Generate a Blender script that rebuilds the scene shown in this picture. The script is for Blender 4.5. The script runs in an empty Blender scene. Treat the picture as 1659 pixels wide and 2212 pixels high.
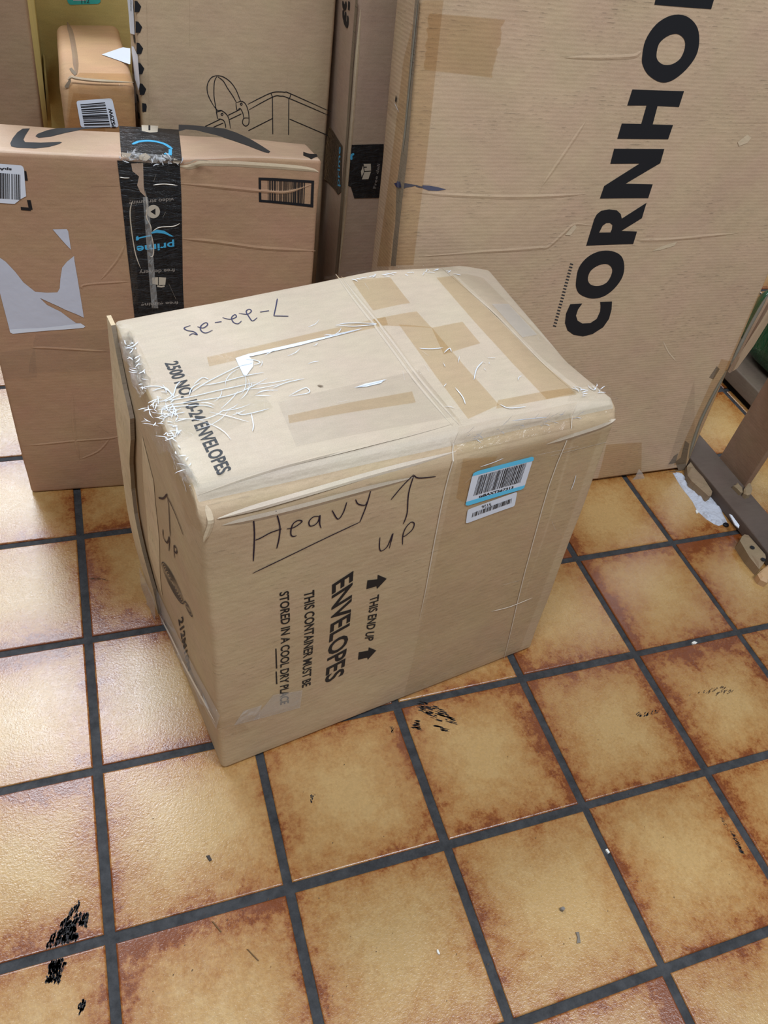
import bpy, bmesh, math, random
from mathutils import Vector as V, noise, geometry, Matrix

# ------------------------------------------------------------------ units
U = 0.2032                       # one floor tile (8 in) in metres; all layout is in tiles
F, W, H = 1680.57, 1659, 2212
R = ((0.9432710873150603, -0.3012876902200789, 0.13951839863370596),
     (-0.12586580395809088, -0.7133224580699908, -0.689440983846311),
     (0.3072416886254978, 0.6327691510612979, -0.7107782679821584))
C = V((0.4004, -4.4779, 4.8370))
RM = Matrix(R)
sc = bpy.context.scene
col = sc.collection
random.seed(7)

# ------------------------------------------------------------------ camera
cam_d = bpy.data.cameras.new('camera'); cam = bpy.data.objects.new('camera', cam_d); col.objects.link(cam)
cam_d.sensor_fit = 'VERTICAL'; cam_d.sensor_height = 36.0; cam_d.lens = F / H * 36.0
cam_d.clip_start = 0.02
rot = Matrix((RM[0], -RM[1], -RM[2])).transposed().to_4x4()
cam.matrix_world = Matrix.Translation(C * U) @ rot
sc.camera = cam

# ------------------------------------------------------------------ world, lights, exposure
sc.view_settings.view_transform = 'Standard'; sc.view_settings.look = 'None'
sc.view_settings.gamma = 1.0; sc.view_settings.use_curve_mapping = False
sc.view_settings.exposure = 0.0
sc.cycles.transparent_max_bounces = 32
wd = bpy.data.worlds.new('store'); sc.world = wd; wd.use_nodes = True
bgn = wd.node_tree.nodes['Background']
bgn.inputs[0].default_value = (0.86, 0.96, 1.08, 1); bgn.inputs[1].default_value = 0.20
CEIL = 14.6
def area_lamp(x, y, sx, sy, watt):
    d = bpy.data.lights.new('troffer_or_fill', 'AREA'); d.shape = 'RECTANGLE'
    d.size = sx * U; d.size_y = sy * U; d.energy = watt; d.color = (0.88, 0.965, 1.08)
    o = bpy.data.objects.new('troffer_or_fill', d); col.objects.link(o)
    o.location = (x * U, y * U, CEIL * U)
for a in ((-1.6, 7.1, 5.4, 2.2, 58), (-2.9, 16.3, 5.0, 2.4, 80), (-3.0, -5.5, 6, 3, 42), (15.0, 8.0, 6, 3, 12), (6.5, -6.5, 6, 3, 50)):  # first two set from floor reflections; other three unseen, added to light the fronts
    area_lamp(*a)

# ------------------------------------------------------------------ projection helpers (layout measured on real planes)
def ray(u, v): return RM.transposed() @ V(((u - W / 2) / F, (v - H / 2) / F, 1.0))
def on_floor(u, v, z=0.0):
    d = ray(u, v); return C + d * ((z - C.z) / d.z)
def on_plane(u, v, p0, n):
    d = ray(u, v); return C + d * ((p0 - C).dot(n) / d.dot(n))
def project(P):
    d = RM @ (P - C); return (W / 2 + F * d.x / d.z, H / 2 + F * d.y / d.z)

# ------------------------------------------------------------------ object helpers
def tag(o, label=None, cat=None, group=None, kind=None):
    if label: o['label'] = label
    if cat: o['category'] = cat
    if group: o['group'] = group
    if kind: o['kind'] = kind
    return o
def thing(name, label, cat, base, group=None):
    o = bpy.data.objects.new(name, None); col.objects.link(o)
    o.location = base * U; o.empty_display_size = 0.05
    return tag(o, label, cat, group)
def root_loc(o):
    p = V((0, 0, 0))
    while o is not None:
        p += o.location; o = o.parent
    return p
def mesh_obj(name, verts, faces, m, parent=None, uvs=None, smooth=False, base=None, fix=None):
    """verts in tile units (world). Makes ONE mesh object."""
    if base is None: base = root_loc(parent) if parent else V((0, 0, 0))
    else: base = base * U
    me = bpy.data.meshes.new(name)
    me.from_pydata([tuple(v * U - base) for v in verts], [], faces)
    if uvs:
        l = me.uv_layers.new(name='UVMap')
        for lp in me.loops: l.data[lp.index].uv = uvs[lp.vertex_index]
    for mm in (m if isinstance(m, (list, tuple)) else [m]): me.materials.append(mm)
    if smooth:
        for p in me.polygons: p.use_smooth = True
    o = bpy.data.objects.new(name, me); col.objects.link(o)
    if parent: o.parent = parent
    else: o.location = base
    return o

def mkwarp(amp, freq, seed, extra=None):
    s = V((seed, seed * 1.7, seed * .3))
    def w(P):
        k = min(1.0, max(0.0, P.z / .25))
        Q = P + noise.noise_vector(P * freq + s) * amp * k
        if extra: Q = extra(Q)
        return Q
    return w

class Face:
    """a flat panel of a box, corners counter-clockwise seen from outside: bottom-left, bottom-right, top-right, top-left"""
    def __init__(s, P0, P1, P2, P3, warp=None):
        s.P = (P0, P1, P2, P3); s.warp = warp
        s.w = ((P1 - P0).length + (P2 - P3).length) / 2; s.h = ((P3 - P0).length + (P2 - P1).length) / 2
        s.n = (P1 - P0).cross(P3 - P0).normalized()
    def pt(s, a, b, off=0.0):
        P0, P1, P2, P3 = s.P
        q = P0 * ((1 - a) * (1 - b)) + P1 * (a * (1 - b)) + P2 * (a * b) + P3 * ((1 - a) * b)
        if s.warp: q = s.warp(q)
        return q + s.n * off
    def st(s, u, v):
        X = on_plane(u, v, s.P[0], s.n) - s.P[0]
        e = (s.P[1] - s.P[0]); f = (s.P[3] - s.P[0])
        A = Matrix(((e.dot(e), e.dot(f)), (e.dot(f), f.dot(f))))
        b = V((X.dot(e), X.dot(f))); g = A.inverted() @ b
        a, b = g.x, g.y
        for it in range(8):
            x, y = project(s.pt(a, b)); h = 1e-3
            xa, ya = project(s.pt(a + h, b)); xb, yb = project(s.pt(a, b + h))
            J = Matrix((((xa - x) / h, (xb - x) / h), ((ya - y) / h, (yb - y) / h)))
            if abs(J.determinant()) < 1e-6: break
            d = J.inverted() @ V((u - x, v - y)); k = min(1.0, .3 / max(d.length, 1e-9))
            a += d.x * k; b += d.y * k
            if d.length < 1e-5: break
        return (a, b)
    def m(s, u, v):                     # panel metric coordinates (tiles)
        a, b = s.st(u, v); return V((a * s.w, b * s.h))
    def up(s, q, off=0.0): return s.pt(q[0] / s.w, q[1] / s.h, off)

def crop(pts, x0, y0, k): return [(x / k + x0, y / k + y0) for x, y in pts]

def flat_mesh(name, face, verts2, tris, m, parent, off, maxlen=.12):
    bm = bmesh.new()
    vs = [bm.verts.new((x, y, 0)) for x, y in verts2]
    for t in tris:
        try: bm.faces.new([vs[i] for i in t])
        except ValueError: pass
    for it in range(5):
        lg = [e for e in bm.edges if e.calc_length() > maxlen]
        if not lg: break
        bmesh.ops.subdivide_edges(bm, edges=lg, cuts=1)
        bmesh.ops.triangulate(bm, faces=[f for f in bm.faces if len(f.verts) > 3])
    bm.verts.ensure_lookup_table(); bm.verts.index_update()
    vv = [V((v.co.x, v.co.y)) for v in bm.verts]; ff = []
    for f in bm.faces:
        idx = [v.index for v in f.verts]
        a, b, c = (vv[i] for i in idx[:3])
        if (b - a).cross(c - a) < 0: idx.reverse()
        ff.append(idx)
    bm.free()
    return mesh_obj(name, [face.up(q, off) for q in vv], ff, m, parent, uvs=[tuple(q) for q in vv])
def poly2(loops):
    L = [[V((p[0], p[1], 0)) for p in lp] for lp in loops]
    flat = [(p.x, p.y) for lp in L for p in lp]
    return flat, geometry.tessellate_polygon(L)
def decal(name, face, loops_px, m, parent, off=.0022, maxlen=.12):
    """loops_px: one outline or [outline, hole, ...], or a list of several shapes given as tuples"""
    if not isinstance(loops_px[0], list): loops_px = [loops_px]
    flat, tr = poly2([[face.m(*p) for p in lp] for lp in loops_px])
    return flat_mesh(name, face, flat, tr, m, parent, off, maxlen)
def decals(name, face, shapes, m, parent, off=.0022, maxlen=.12):
    if name in ('printed_arrow', 'torn_patch', 'torn_edge', 'edge_scuff', 'printed_hexagon', 'tape_flake', 'printed_underline', 'paper_label') and len(shapes) > 1:
        for l in shapes: o = decals(name, face, [l], m, parent, off, maxlen)
        return o
    """several outlines (each a list of pixel points, or [outline, hole]) that belong to ONE print"""
    vs, ts = [], []
    for sh in shapes:
        if not isinstance(sh[0], list): sh = [sh]
        flat, tr = poly2([[face.m(*p) for p in lp] for lp in sh])
        ts += [tuple(i + len(vs) for i in t) for t in tr]; vs += flat
    return flat_mesh(name, face, vs, ts, m, parent, off, maxlen)
def smooth_line(P, n=6):
    out = []
    for i in range(len(P) - 1):
        p0 = P[max(i - 1, 0)]; p1 = P[i]; p2 = P[i + 1]; p3 = P[min(i + 2, len(P) - 1)]
        for k in range(n):
            t = k / n
            out.append(.5 * ((2 * p1) + (p2 - p0) * t + (2 * p0 - 5 * p1 + 4 * p2 - p3) * t * t + (3 * p1 - p0 - 3 * p2 + p3) * t ** 3))
    out.append(P[-1]); return out
def strokes(name, face, lines_px, width, m, parent, off=.0022, smooth=True, raise_=0.0):
    if name in ('crease', 'tape_wrinkle', 'torn_edge', 'printed_mark', 'edge_scuff') and len(lines_px) > 1:
        for l in lines_px: strokes(name, face, [l], width, m, parent, off, smooth, raise_)
        return
    """pen strokes / creases; raise_ > 0 gives the strip a ridge"""
    vs, ts, uv, rs = [], [], [], []
    for ln in lines_px:
        P = [face.m(*p) for p in ln]
        if smooth and len(P) > 2: P = smooth_line(P)
        n = len(P); b0 = len(vs)
        for i, p in enumerate(P):
            d = (P[min(i + 1, n - 1)] - P[max(i - 1, 0)])
            d = d.normalized() if d.length > 1e-9 else V((1, 0))
            nn = V((-d.y, d.x)); wv = width * .5
            if raise_ or n > 3:
                e = min(i, n - 1 - i) / max(1, n - 1)
                wv *= (.1 + .9 * min(1, e * 5)) if raise_ else (.55 + .45 * min(1, e * 8))
            vs += [p - nn * wv, p, p + nn * wv]; rs += [0, raise_ * wv / (width * .5), 0]
        for i in range(n - 1):
            k = b0 + i * 3
            for j in (0, 1): ts.append((k + j, k + 3 + j, k + 4 + j, k + 1 + j))
    ff = []
    for t in ts:
        a, b, c = vs[t[0]], vs[t[1]], vs[t[2]]
        ff.append(t if (b - a).cross(c - a) > 0 else t[::-1])
    return mesh_obj(name, [face.up(q, off + r) for q, r in zip(vs, rs)], ff, m, parent, uvs=[tuple(q) for q in vs])
def patch(name, face, quad_px, m, parent, off=.0016, nx=None, ny=None, jit=0.0, seed=0, jag=0.0):
    """a strip of tape: quad bl, br, tr, tl in the photo"""
    q = [face.m(*p) for p in quad_px]; rnd = random.Random(seed)
    L = max((q[1] - q[0]).length, (q[2] - q[3]).length); Hh = max((q[3] - q[0]).length, (q[2] - q[1]).length)
    nx = nx or max(1, int(L / .06)); ny = ny or max(1, int(Hh / .06))
    vs, uv, ff = [], [], []
    for j in range(ny + 1):
        for i in range(nx + 1):
            a, b = i / nx, j / ny
            p = q[0] * ((1 - a) * (1 - b)) + q[1] * (a * (1 - b)) + q[2] * (a * b) + q[3] * ((1 - a) * b)
            o = off
            if jit:
                e = 0 if (i in (0, nx) or j in (0, ny)) else 1
                p = p + V((rnd.uniform(-1, 1) * L / nx * .35, rnd.uniform(-1, 1) * Hh / ny * .35)) * e
                o += jit * abs(rnd.gauss(0, 1)) * e
            if jag and (i in (0, nx)): p = p + (q[1] - q[0]).normalized() * rnd.uniform(-jag, jag)
            vs.append(face.up(p, o)); uv.append(tuple(p))
    area = (q[1] - q[0]).cross(q[3] - q[0])
    for j in range(ny):
        for i in range(nx):
            k = j * (nx + 1) + i; f = (k, k + 1, k + nx + 2, k + nx + 1)
            ff.append(f if area > 0 else f[::-1])
    return mesh_obj(name, vs, ff, m, parent, uvs=uv)
_fc = {}
def text(name, face, s, quad_px, m, parent, off=.0022, bold=0.0):
    cu = bpy.data.curves.new('t', 'FONT'); cu.body = s; cu.offset = bold; cu.resolution_u = 3
    ob = bpy.data.objects.new('t', cu); col.objects.link(ob)
    dg = bpy.context.evaluated_depsgraph_get(); dg.update()
    me = bpy.data.meshes.new_from_object(ob.evaluated_get(dg))
    vs = [v.co.copy() for v in me.vertices]; fs = [tuple(p.vertices) for p in me.polygons]
    bpy.data.objects.remove(ob); bpy.data.curves.remove(cu); bpy.data.meshes.remove(me)
    x0 = min(v.x for v in vs); x1 = max(v.x for v in vs); y0 = min(v.y for v in vs); y1 = max(v.y for v in vs)
    q = [face.m(*p) for p in quad_px]; out = []
    for v in vs:
        a, b = (v.x - x0) / (x1 - x0), (v.y - y0) / (y1 - y0)
        out.append(q[0] * ((1 - a) * (1 - b)) + q[1] * (a * (1 - b)) + q[2] * (a * b) + q[3] * ((1 - a) * b))
    return flat_mesh(name, face, [(p.x, p.y) for p in out], fs, m, parent, off, maxlen=.5)
def glints(face, quad_px, n, L, w, seed, parent, off=.006, m=None, ang=None):
    """a field of fine white strokes painted as glints on wrinkled clear tape"""
    rnd = random.Random(seed); q = [face.m(*p) for p in quad_px]; vs, ff = [], []
    for i in range(n):
        a, b = rnd.random(), rnd.random()
        p = q[0] * ((1 - a) * (1 - b)) + q[1] * (a * (1 - b)) + q[2] * (a * b) + q[3] * ((1 - a) * b)
        t = rnd.uniform(0, math.pi) if ang is None else ang + rnd.gauss(0, .35); l = L * rnd.uniform(.3, 1.2); c = rnd.uniform(-1.2, 1.2); P = []
        for k in range(7):
            P.append(p.copy()); t += c / 6; p = p + V((math.cos(t), math.sin(t))) * l / 6
        for k, r in enumerate(P):
            d = (P[min(k + 1, 6)] - P[max(k - 1, 0)]).normalized(); nn = V((-d.y, d.x)) * w * .5 * math.sin(math.pi * (k + .4) / 6.8) * rnd.uniform(.6, 1.2)
            z = off + rnd.uniform(0, .002); vs += [face.up(r - nn, z), face.up(r + nn, z + .0008)]
            if k: j = len(vs); ff.append((j - 4, j - 2, j - 1, j - 3))
    o = mesh_obj('painted_tape_glints', vs, ff, m or WRINKLE_GLINT, parent); o['kind'] = 'stuff'  # white strokes stand in for light glinting off the tape
    return o
def barcode(name, face, quad_px, n, m, parent, off=.0035, seed=1, fill=.5):
    rnd = random.Random(seed); q = [face.m(*p) for p in quad_px]; x = 0; bars = []
    ws = [(rnd.choice((1, 1, 1, 2, 2, 3)), rnd.choice((1, 1, 2, 2, 3))) for i in range(n)]
    tot = sum(a + b for a, b in ws) - ws[-1][1]; vs, ff = [], []
    def P(a, b): return q[0] * ((1 - a) * (1 - b)) + q[1] * (a * (1 - b)) + q[2] * (a * b) + q[3] * ((1 - a) * b)
    for a, b in ws:
        k = len(vs); x0, x1 = x / tot, (x + a) / tot; x += a + b
        vs += [P(x0, 0), P(x1, 0), P(x1, 1), P(x0, 1)]; ff.append((k, k + 1, k + 2, k + 3))
    return flat_mesh(name, face, [(p.x, p.y) for p in vs], ff, m, parent, off, maxlen=.6)
def rounded(quad, r=.12, n=3):
    """pixel quad with softened corners"""
    P = [V(p) for p in quad]; out = []
    for i in range(4):
        a, b, c = P[i - 1], P[i], P[(i + 1) % 4]; m_ = min((a - b).length, (c - b).length) * r
        p0 = b + (a - b).normalized() * m_; p2 = b + (c - b).normalized() * m_
        for k in range(n + 1):
            t = k / n; out.append(tuple(p0 * (1 - t) ** 2 + b * 2 * t * (1 - t) + p2 * t * t))
    return out

def hexbox(name, K, m, parent, r=.03, step=.07, warp=None, mats=None):
    """rounded-edge carton. K: bottom front-left, front-right, back-right, back-left, then the same four at the top"""
    w = (K[1] - K[0]).length; d = (K[3] - K[0]).length; h = (K[4] - K[0]).length; D = (w, d, h)
    def ax(L):
        n = max(2, int((L - 2 * r) / step)); a = [0, r * .35, r * .7]
        return a + [r + (L - 2 * r) * i / n for i in range(n + 1)] + [L - r * .7, L - r * .35, L]
    A = [ax(x) for x in D]
    def tri(q):
        a, b, c = q[0] / w, q[1] / d, q[2] / h
        return ((K[0] * (1 - a) + K[1] * a) * (1 - b) + (K[3] * (1 - a) + K[2] * a) * b) * (1 - c) + \
               ((K[4] * (1 - a) + K[5] * a) * (1 - b) + (K[7] * (1 - a) + K[6] * a) * b) * c
    vs, ff, uv, key, fm = [], [], [], {}, []
    def vert(q, u):
        k = (round(q[0], 5), round(q[1], 5), round(q[2], 5), u)
        if k in key: return key[k]
        core = V([min(max(q[i], r), D[i] - r) for i in range(3)]); dv = V(q) - core
        p = tri(core + dv.normalized() * r) if dv.length > 1e-9 else tri(V(q))
        if warp: p = warp(p)
        key[k] = len(vs); vs.append(p)
        uv.append({0: (q[0], q[2]), 1: (q[1], q[2]), 2: (q[0], q[1])}[u // 2]); return key[k]
    spec = [(0, 2, 1, 0, 0), (0, 2, 1, d, 1), (1, 2, 0, 0, 3), (1, 2, 0, w, 2), (0, 1, 2, 0, 5), (0, 1, 2, h, 4)]
    flip = [False, True, True, False, True, False]
    for si, (i, j, k, c, _) in enumerate(spec):
        for b in range(len(A[j]) - 1):
            for a in range(len(A[i]) - 1):
                cs = []
                for aa, bb in ((a, b), (a + 1, b), (a + 1, b + 1), (a, b + 1)):
                    q = [0, 0, 0]; q[i] = A[i][aa]; q[j] = A[j][bb]; q[k] = c
                    cs.append(vert(tuple(q), {1: 0, 0: 2, 2: 4}[k] + (1 if c else 0)))
                ff.append(cs[::-1] if flip[si] else cs); fm.append(si)
    o = mesh_obj(name, vs, ff, mats or m, parent, uvs=uv, smooth=True)
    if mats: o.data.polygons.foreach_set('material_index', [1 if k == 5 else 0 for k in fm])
    bm = bmesh.new(); bm.from_mesh(o.data); bmesh.ops.remove_doubles(bm, verts=bm.verts, dist=1e-5); bm.to_mesh(o.data); bm.free()
    return o
def faces_of(K, warp):
    return dict(front=Face(K[0], K[1], K[5], K[4], warp), top=Face(K[4], K[5], K[6], K[7], warp),
                left=Face(K[3], K[0], K[4], K[7], warp), right=Face(K[1], K[2], K[6], K[5], warp))

# ------------------------------------------------------------------ materials
def srgb(r, g, b):
    return tuple(((c / 255) / 12.92 if c / 255 <= .04045 else ((c / 255 + .055) / 1.055) ** 2.4) for c in (r, g, b)) + (1,)
class N:
    def __init__(s, name):
        s.m = bpy.data.materials.new(name); s.m.use_nodes = True; s.t = s.m.node_tree; s.t.nodes.clear()
        s.out = s.n('ShaderNodeOutputMaterial')
    def n(s, typ, **kw):
        o = s.t.nodes.new(typ)
        for k, v in kw.items(): setattr(o, k, v)
        return o
    def set(s, sock, v):
        if isinstance(v, bpy.types.NodeSocket): s.t.links.new(v, sock)
        else: sock.default_value = v
    def math(s, op, a, b=None, c=None, clamp=False):
        o = s.n('ShaderNodeMath', operation=op, use_clamp=clamp); s.set(o.inputs[0], a)
        if b is not None: s.set(o.inputs[1], b)
        if c is not None: s.set(o.inputs[2], c)
        return o.outputs[0]
    def noise(s, vec, scale, detail=2, rough=.5, dist=0):
        o = s.n('ShaderNodeTexNoise'); s.set(o.inputs['Vector'], vec); o.inputs['Scale'].default_value = scale
        o.inputs['Detail'].default_value = detail; o.inputs['Roughness'].default_value = rough; o.inputs['Distortion'].default_value = dist
        return o.outputs['Fac']
    def mapping(s, vec, scale=(1, 1, 1), loc=(0, 0, 0)):
        o = s.n('ShaderNodeMapping'); s.set(o.inputs[0], vec); o.inputs['Scale'].default_value = scale; o.inputs['Location'].default_value = loc
        return o.outputs[0]
    def ramp(s, f, stops):
        o = s.n('ShaderNodeValToRGB'); s.set(o.inputs[0], f); e = o.color_ramp.elements
        while len(e) < len(stops): e.new(.5)
        for q, (p, c) in zip(e, stops): q.position = p; q.color = c if len(c) == 4 else tuple(c) + (1,)
        return o.outputs[0]
    def maprange(s, v, a, b, c, d):
        o = s.n('ShaderNodeMapRange'); s.set(o.inputs[0], v)
        for i, x in enumerate((a, b, c, d)): o.inputs[i + 1].default_value = x
        return o.outputs[0]
    def mix(s, f, a, b, typ='MIX'):
        o = s.n('ShaderNodeMix', data_type='RGBA', blend_type=typ); s.set(o.inputs[0], f); s.set(o.inputs[6], a); s.set(o.inputs[7], b)
        return o.outputs[2]
    def bump(s, h, strength, dist, normal=None):
        o = s.n('ShaderNodeBump'); s.set(o.inputs['Height'], h); o.inputs['Strength'].default_value = strength; o.inputs['Distance'].default_value = dist
        if normal is not None: s.set(o.inputs['Normal'], normal)
        return o.outputs[0]
    def bsdf(s, color, rough=.6, normal=None, spec=.5, **kw):
        o = s.n('ShaderNodeBsdfPrincipled'); s.set(o.inputs['Base Color'], color); s.set(o.inputs['Roughness'], rough)
        o.inputs['Specular IOR Level'].default_value = spec
        if normal is not None: s.set(o.inputs['Normal'], normal)
        for k, v in kw.items(): s.set(o.inputs[k], v)
        return o.outputs[0]
    def done(s, sh): s.t.links.new(sh, s.out.inputs[0]); return s.m
def plain(name, c, rough=.6, spec=.4, bump=0, bscale=40):
    g = N(name); nrm = None
    if bump:
        tc = g.n('ShaderNodeTexCoord').outputs['Object']; nrm = g.bump(g.noise(tc, bscale, 3), bump, .004)
    return g.done(g.bsdf(c, rough, nrm, spec))
def kraft(name, c, stripe=0.0, flute=.026, rough=.62, spec=.35, blotch=.12, wash=0.0, seed=0.0, axis=1, rib=.02):
    """brown corrugated board: fibre speckle, soft blotches, broken dark lines along the flutes"""
    g = N(name); uv = g.n('ShaderNodeTexCoord').outputs['UV']; uv = g.mapping(uv, (1, 1, 1), (seed, seed * .7, 0))
    sep = g.n('ShaderNodeSeparateXYZ'); g.set(sep.inputs[0], uv); su, sv = (sep.outputs[0], sep.outputs[1]) if axis else (sep.outputs[1], sep.outputs[0])
    big = g.noise(uv, 1.6, 4, .55); mid = g.noise(g.mapping(uv, (8, 26, 1) if axis else (26, 8, 1)), 1.0, 3, .6); fine = g.noise(uv, 150, 2, .6)
    line = g.math('SINE', g.math('MULTIPLY_ADD', sv, 6.2832 / flute, g.math('MULTIPLY', g.noise(uv, 6, 2), 2.0)))
    broken = g.maprange(g.noise(g.mapping(uv, (16, 60, 1) if axis else (60, 16, 1)), 1.0, 2), .5, .68, 0, 1)
    area = g.maprange(g.noise(uv, 2.3, 2), .42, .62, 0, 1)
    dark = g.math('MULTIPLY', g.math('MULTIPLY', g.maprange(line, .2, 1, 0, 1), broken), g.math('MULTIPLY', area, stripe))
    val = g.math('ADD', g.maprange(big, .25, .75, 1 - blotch, 1 + blotch), g.maprange(mid, .3, .7, -.05, .05))
    val = g.math('ADD', val, g.maprange(fine, .3, .7, -.07, .07))
    val = g.math('SUBTRACT', val, dark)
    if wash: val = g.math('ADD', val, g.math('MULTIPLY', g.math('MULTIPLY', line, area), wash))
    hsv = g.n('ShaderNodeHueSaturation'); hsv.inputs['Color'].default_value = c; g.set(hsv.inputs['Value'], val)
    hue = g.noise(uv, 3.1, 2); g.set(hsv.inputs['Hue'], g.maprange(hue, .3, .7, .493, .507))
    hh = g.math('ADD', g.math('MULTIPLY', line, rib), g.math('MULTIPLY', g.noise(uv, 5, 4, .6), 1.6))
    nb = g.bump(hh, .28, .0035)
    return g.done(g.bsdf(hsv.outputs[0], rough, nb, spec))
def tape(name, tint, rough=.16, haze=.04, bs=.5, bscale=14, hz=(.8, .78, .74, 1), stretch=(1, 1, 1), fmin=.03, cap=.09):
    """clear parcel tape: tints what lies below it, reflects at the surface, wrinkled"""
    g = N(name); uv = g.mapping(g.n('ShaderNodeTexCoord').outputs['UV'], stretch)
    h = g.math('ADD', g.noise(uv, bscale, 4, .6, 1.2), g.math('MULTIPLY', g.noise(uv, bscale * 5, 2), .25))
    nb = g.bump(h, bs, .006)
    tr = g.n('ShaderNodeBsdfTransparent'); tr.inputs[0].default_value = tint
    gl = g.n('ShaderNodeBsdfGlossy'); gl.inputs['Roughness'].default_value = rough; g.set(gl.inputs['Normal'], nb)
    df = g.n('ShaderNodeBsdfDiffuse'); df.inputs[0].default_value = hz
    fr = g.n('ShaderNodeFresnel'); fr.inputs[0].default_value = 1.45; g.set(fr.inputs['Normal'], nb)
    m1 = g.n('ShaderNodeMixShader'); m1.inputs[0].default_value = haze; g.set(m1.inputs[1], tr.outputs[0]); g.set(m1.inputs[2], df.outputs[0])
    m2 = g.n('ShaderNodeMixShader'); g.set(m2.inputs[0], g.math('MINIMUM', g.math('ADD', fr.outputs[0], fmin - .03), cap)); g.set(m2.inputs[1], m1.outputs[0]); g.set(m2.inputs[2], gl.outputs[0])
    return g.done(m2.outputs[0])
def black_tape():
    g = N('black_printed_tape'); uv = g.n('ShaderNodeTexCoord').outputs['UV']
    h = g.math('ADD', g.noise(g.mapping(uv, (3, 9, 1)), 3, 4, .65, 1.5), g.math('MULTIPLY', g.noise(uv, 60, 2), .15))
    c = g.ramp(g.noise(g.mapping(uv, (9, 2, 1)), 4, 4, .7), [(.3, srgb(14, 17, 22)), (.72, srgb(38, 39, 41))])
    return g.done(g.bsdf(c, .3, g.bump(h, .55, .006), .5))
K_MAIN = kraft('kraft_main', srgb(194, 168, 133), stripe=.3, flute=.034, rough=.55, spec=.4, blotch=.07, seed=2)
K_MAIN_LIT_TOP = kraft('kraft_main_lit_top', srgb(198, 181, 158), stripe=0, rough=.5, spec=.45, blotch=.05, seed=3)  # paler copy of the carton board, overhead light put into the colour
K_MAIN_FLAP = kraft('kraft_scuffed_flap', srgb(222, 198, 160), stripe=.55, flute=.05, blotch=.16, seed=9, axis=0)
K_AMZ_LIT_TOP = kraft('kraft_brown_lit_top', srgb(196, 164, 136), stripe=.0, rough=.5, spec=.5, blotch=.05, seed=4)  # whiter copy of the brown board, with the sheen of the top painted in
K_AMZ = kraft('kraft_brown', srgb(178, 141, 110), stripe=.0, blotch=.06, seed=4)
K_CORN = kraft('kraft_pinkish', srgb(196, 168, 137), stripe=.42, flute=.024, blotch=.07, wash=.035, seed=5, rib=.05)
K_NARROW = kraft('kraft_grey_brown', srgb(178, 152, 130), stripe=.1, blotch=.06, seed=6)
K_TOTE = kraft('kraft_greyish', srgb(190, 164, 132), stripe=.05, blotch=.05, seed=8)
K_SMALL = kraft('kraft_small', srgb(196, 156, 116), stripe=.0, blotch=.08, seed=11)
K_OLIVE = kraft('kraft_olive', srgb(214, 194, 126), stripe=.0, blotch=.05, seed=12)
SMEAR = plain('faded_blue_ink', srgb(86, 86, 104), .6, .3)
K_DARK = kraft('kraft_dark', srgb(150, 123, 96), stripe=.0, blotch=.06, seed=13)
K_RAW = kraft('raw_board_edge', srgb(132, 116, 96), stripe=.6, flute=.02, blotch=.2, seed=14)
K_CREASE = kraft('kraft_crease', srgb(206, 184, 153), stripe=0, blotch=.1, seed=15)
INK = plain('black_print', srgb(30, 30, 33), .55, .3)
INK_GREY = plain('grey_black_print', srgb(52, 54, 57), .5, .4)
PEN = plain('ballpoint_ink', srgb(34, 24, 44), .5, .3)
PEN_BLUE = plain('blue_black_ink', srgb(52, 52, 84), .5, .3)
PAPER = plain('white_paper', srgb(226, 231, 240), .55, .3)
PAPER_GREY = plain('grey_paper_backing', srgb(203, 205, 216), .7, .2, .3, 30)
BLUE = plain('sky_blue_print', srgb(96, 205, 245), .45, .4)
TEAL = plain('teal_sticker_paper', srgb(70, 205, 200), .5, .4)
BLUEINK = plain('bright_blue_print', srgb(74, 172, 214), .4, .4)
OFFWHITE = plain('beige_print', srgb(196, 184, 164), .5, .4)
SMOKE = plain('grey_beige_print', srgb(138, 130, 122), .5, .4)
BLACK_TAPE = black_tape()
TAPE_BROWN = tape('amber_clear_tape', (.955, .905, .825, 1), .25, .0, .2, 12)
TAPE_CLEAR = tape('clear_tape', (.985, .975, .955, 1), .18, .01, .3, 12)
TAPE_DULL = tape('dull_clear_tape', (.97, .965, .96, 1), .45, .03, .15, 10, hz=(.6, .55, .5, 1))
TAPE_MILKY = tape('milky_clear_tape', (.97, .965, .96, 1), .22, .26, .5, 16)
TAPE_CRUMPLE = tape('crumpled_clear_tape', (.99, .99, .985, 1), .07, .0, .6, 30, fmin=.02, cap=.08)
WRINKLE_GLINT = plain('white_wrinkle_glint', srgb(228, 232, 238), .25, .6)  # white colour painted in for highlights along tape folds
WRINKLE_WARM = plain('pale_tape_wrinkle', srgb(222, 208, 188), .3, .6)

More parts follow.
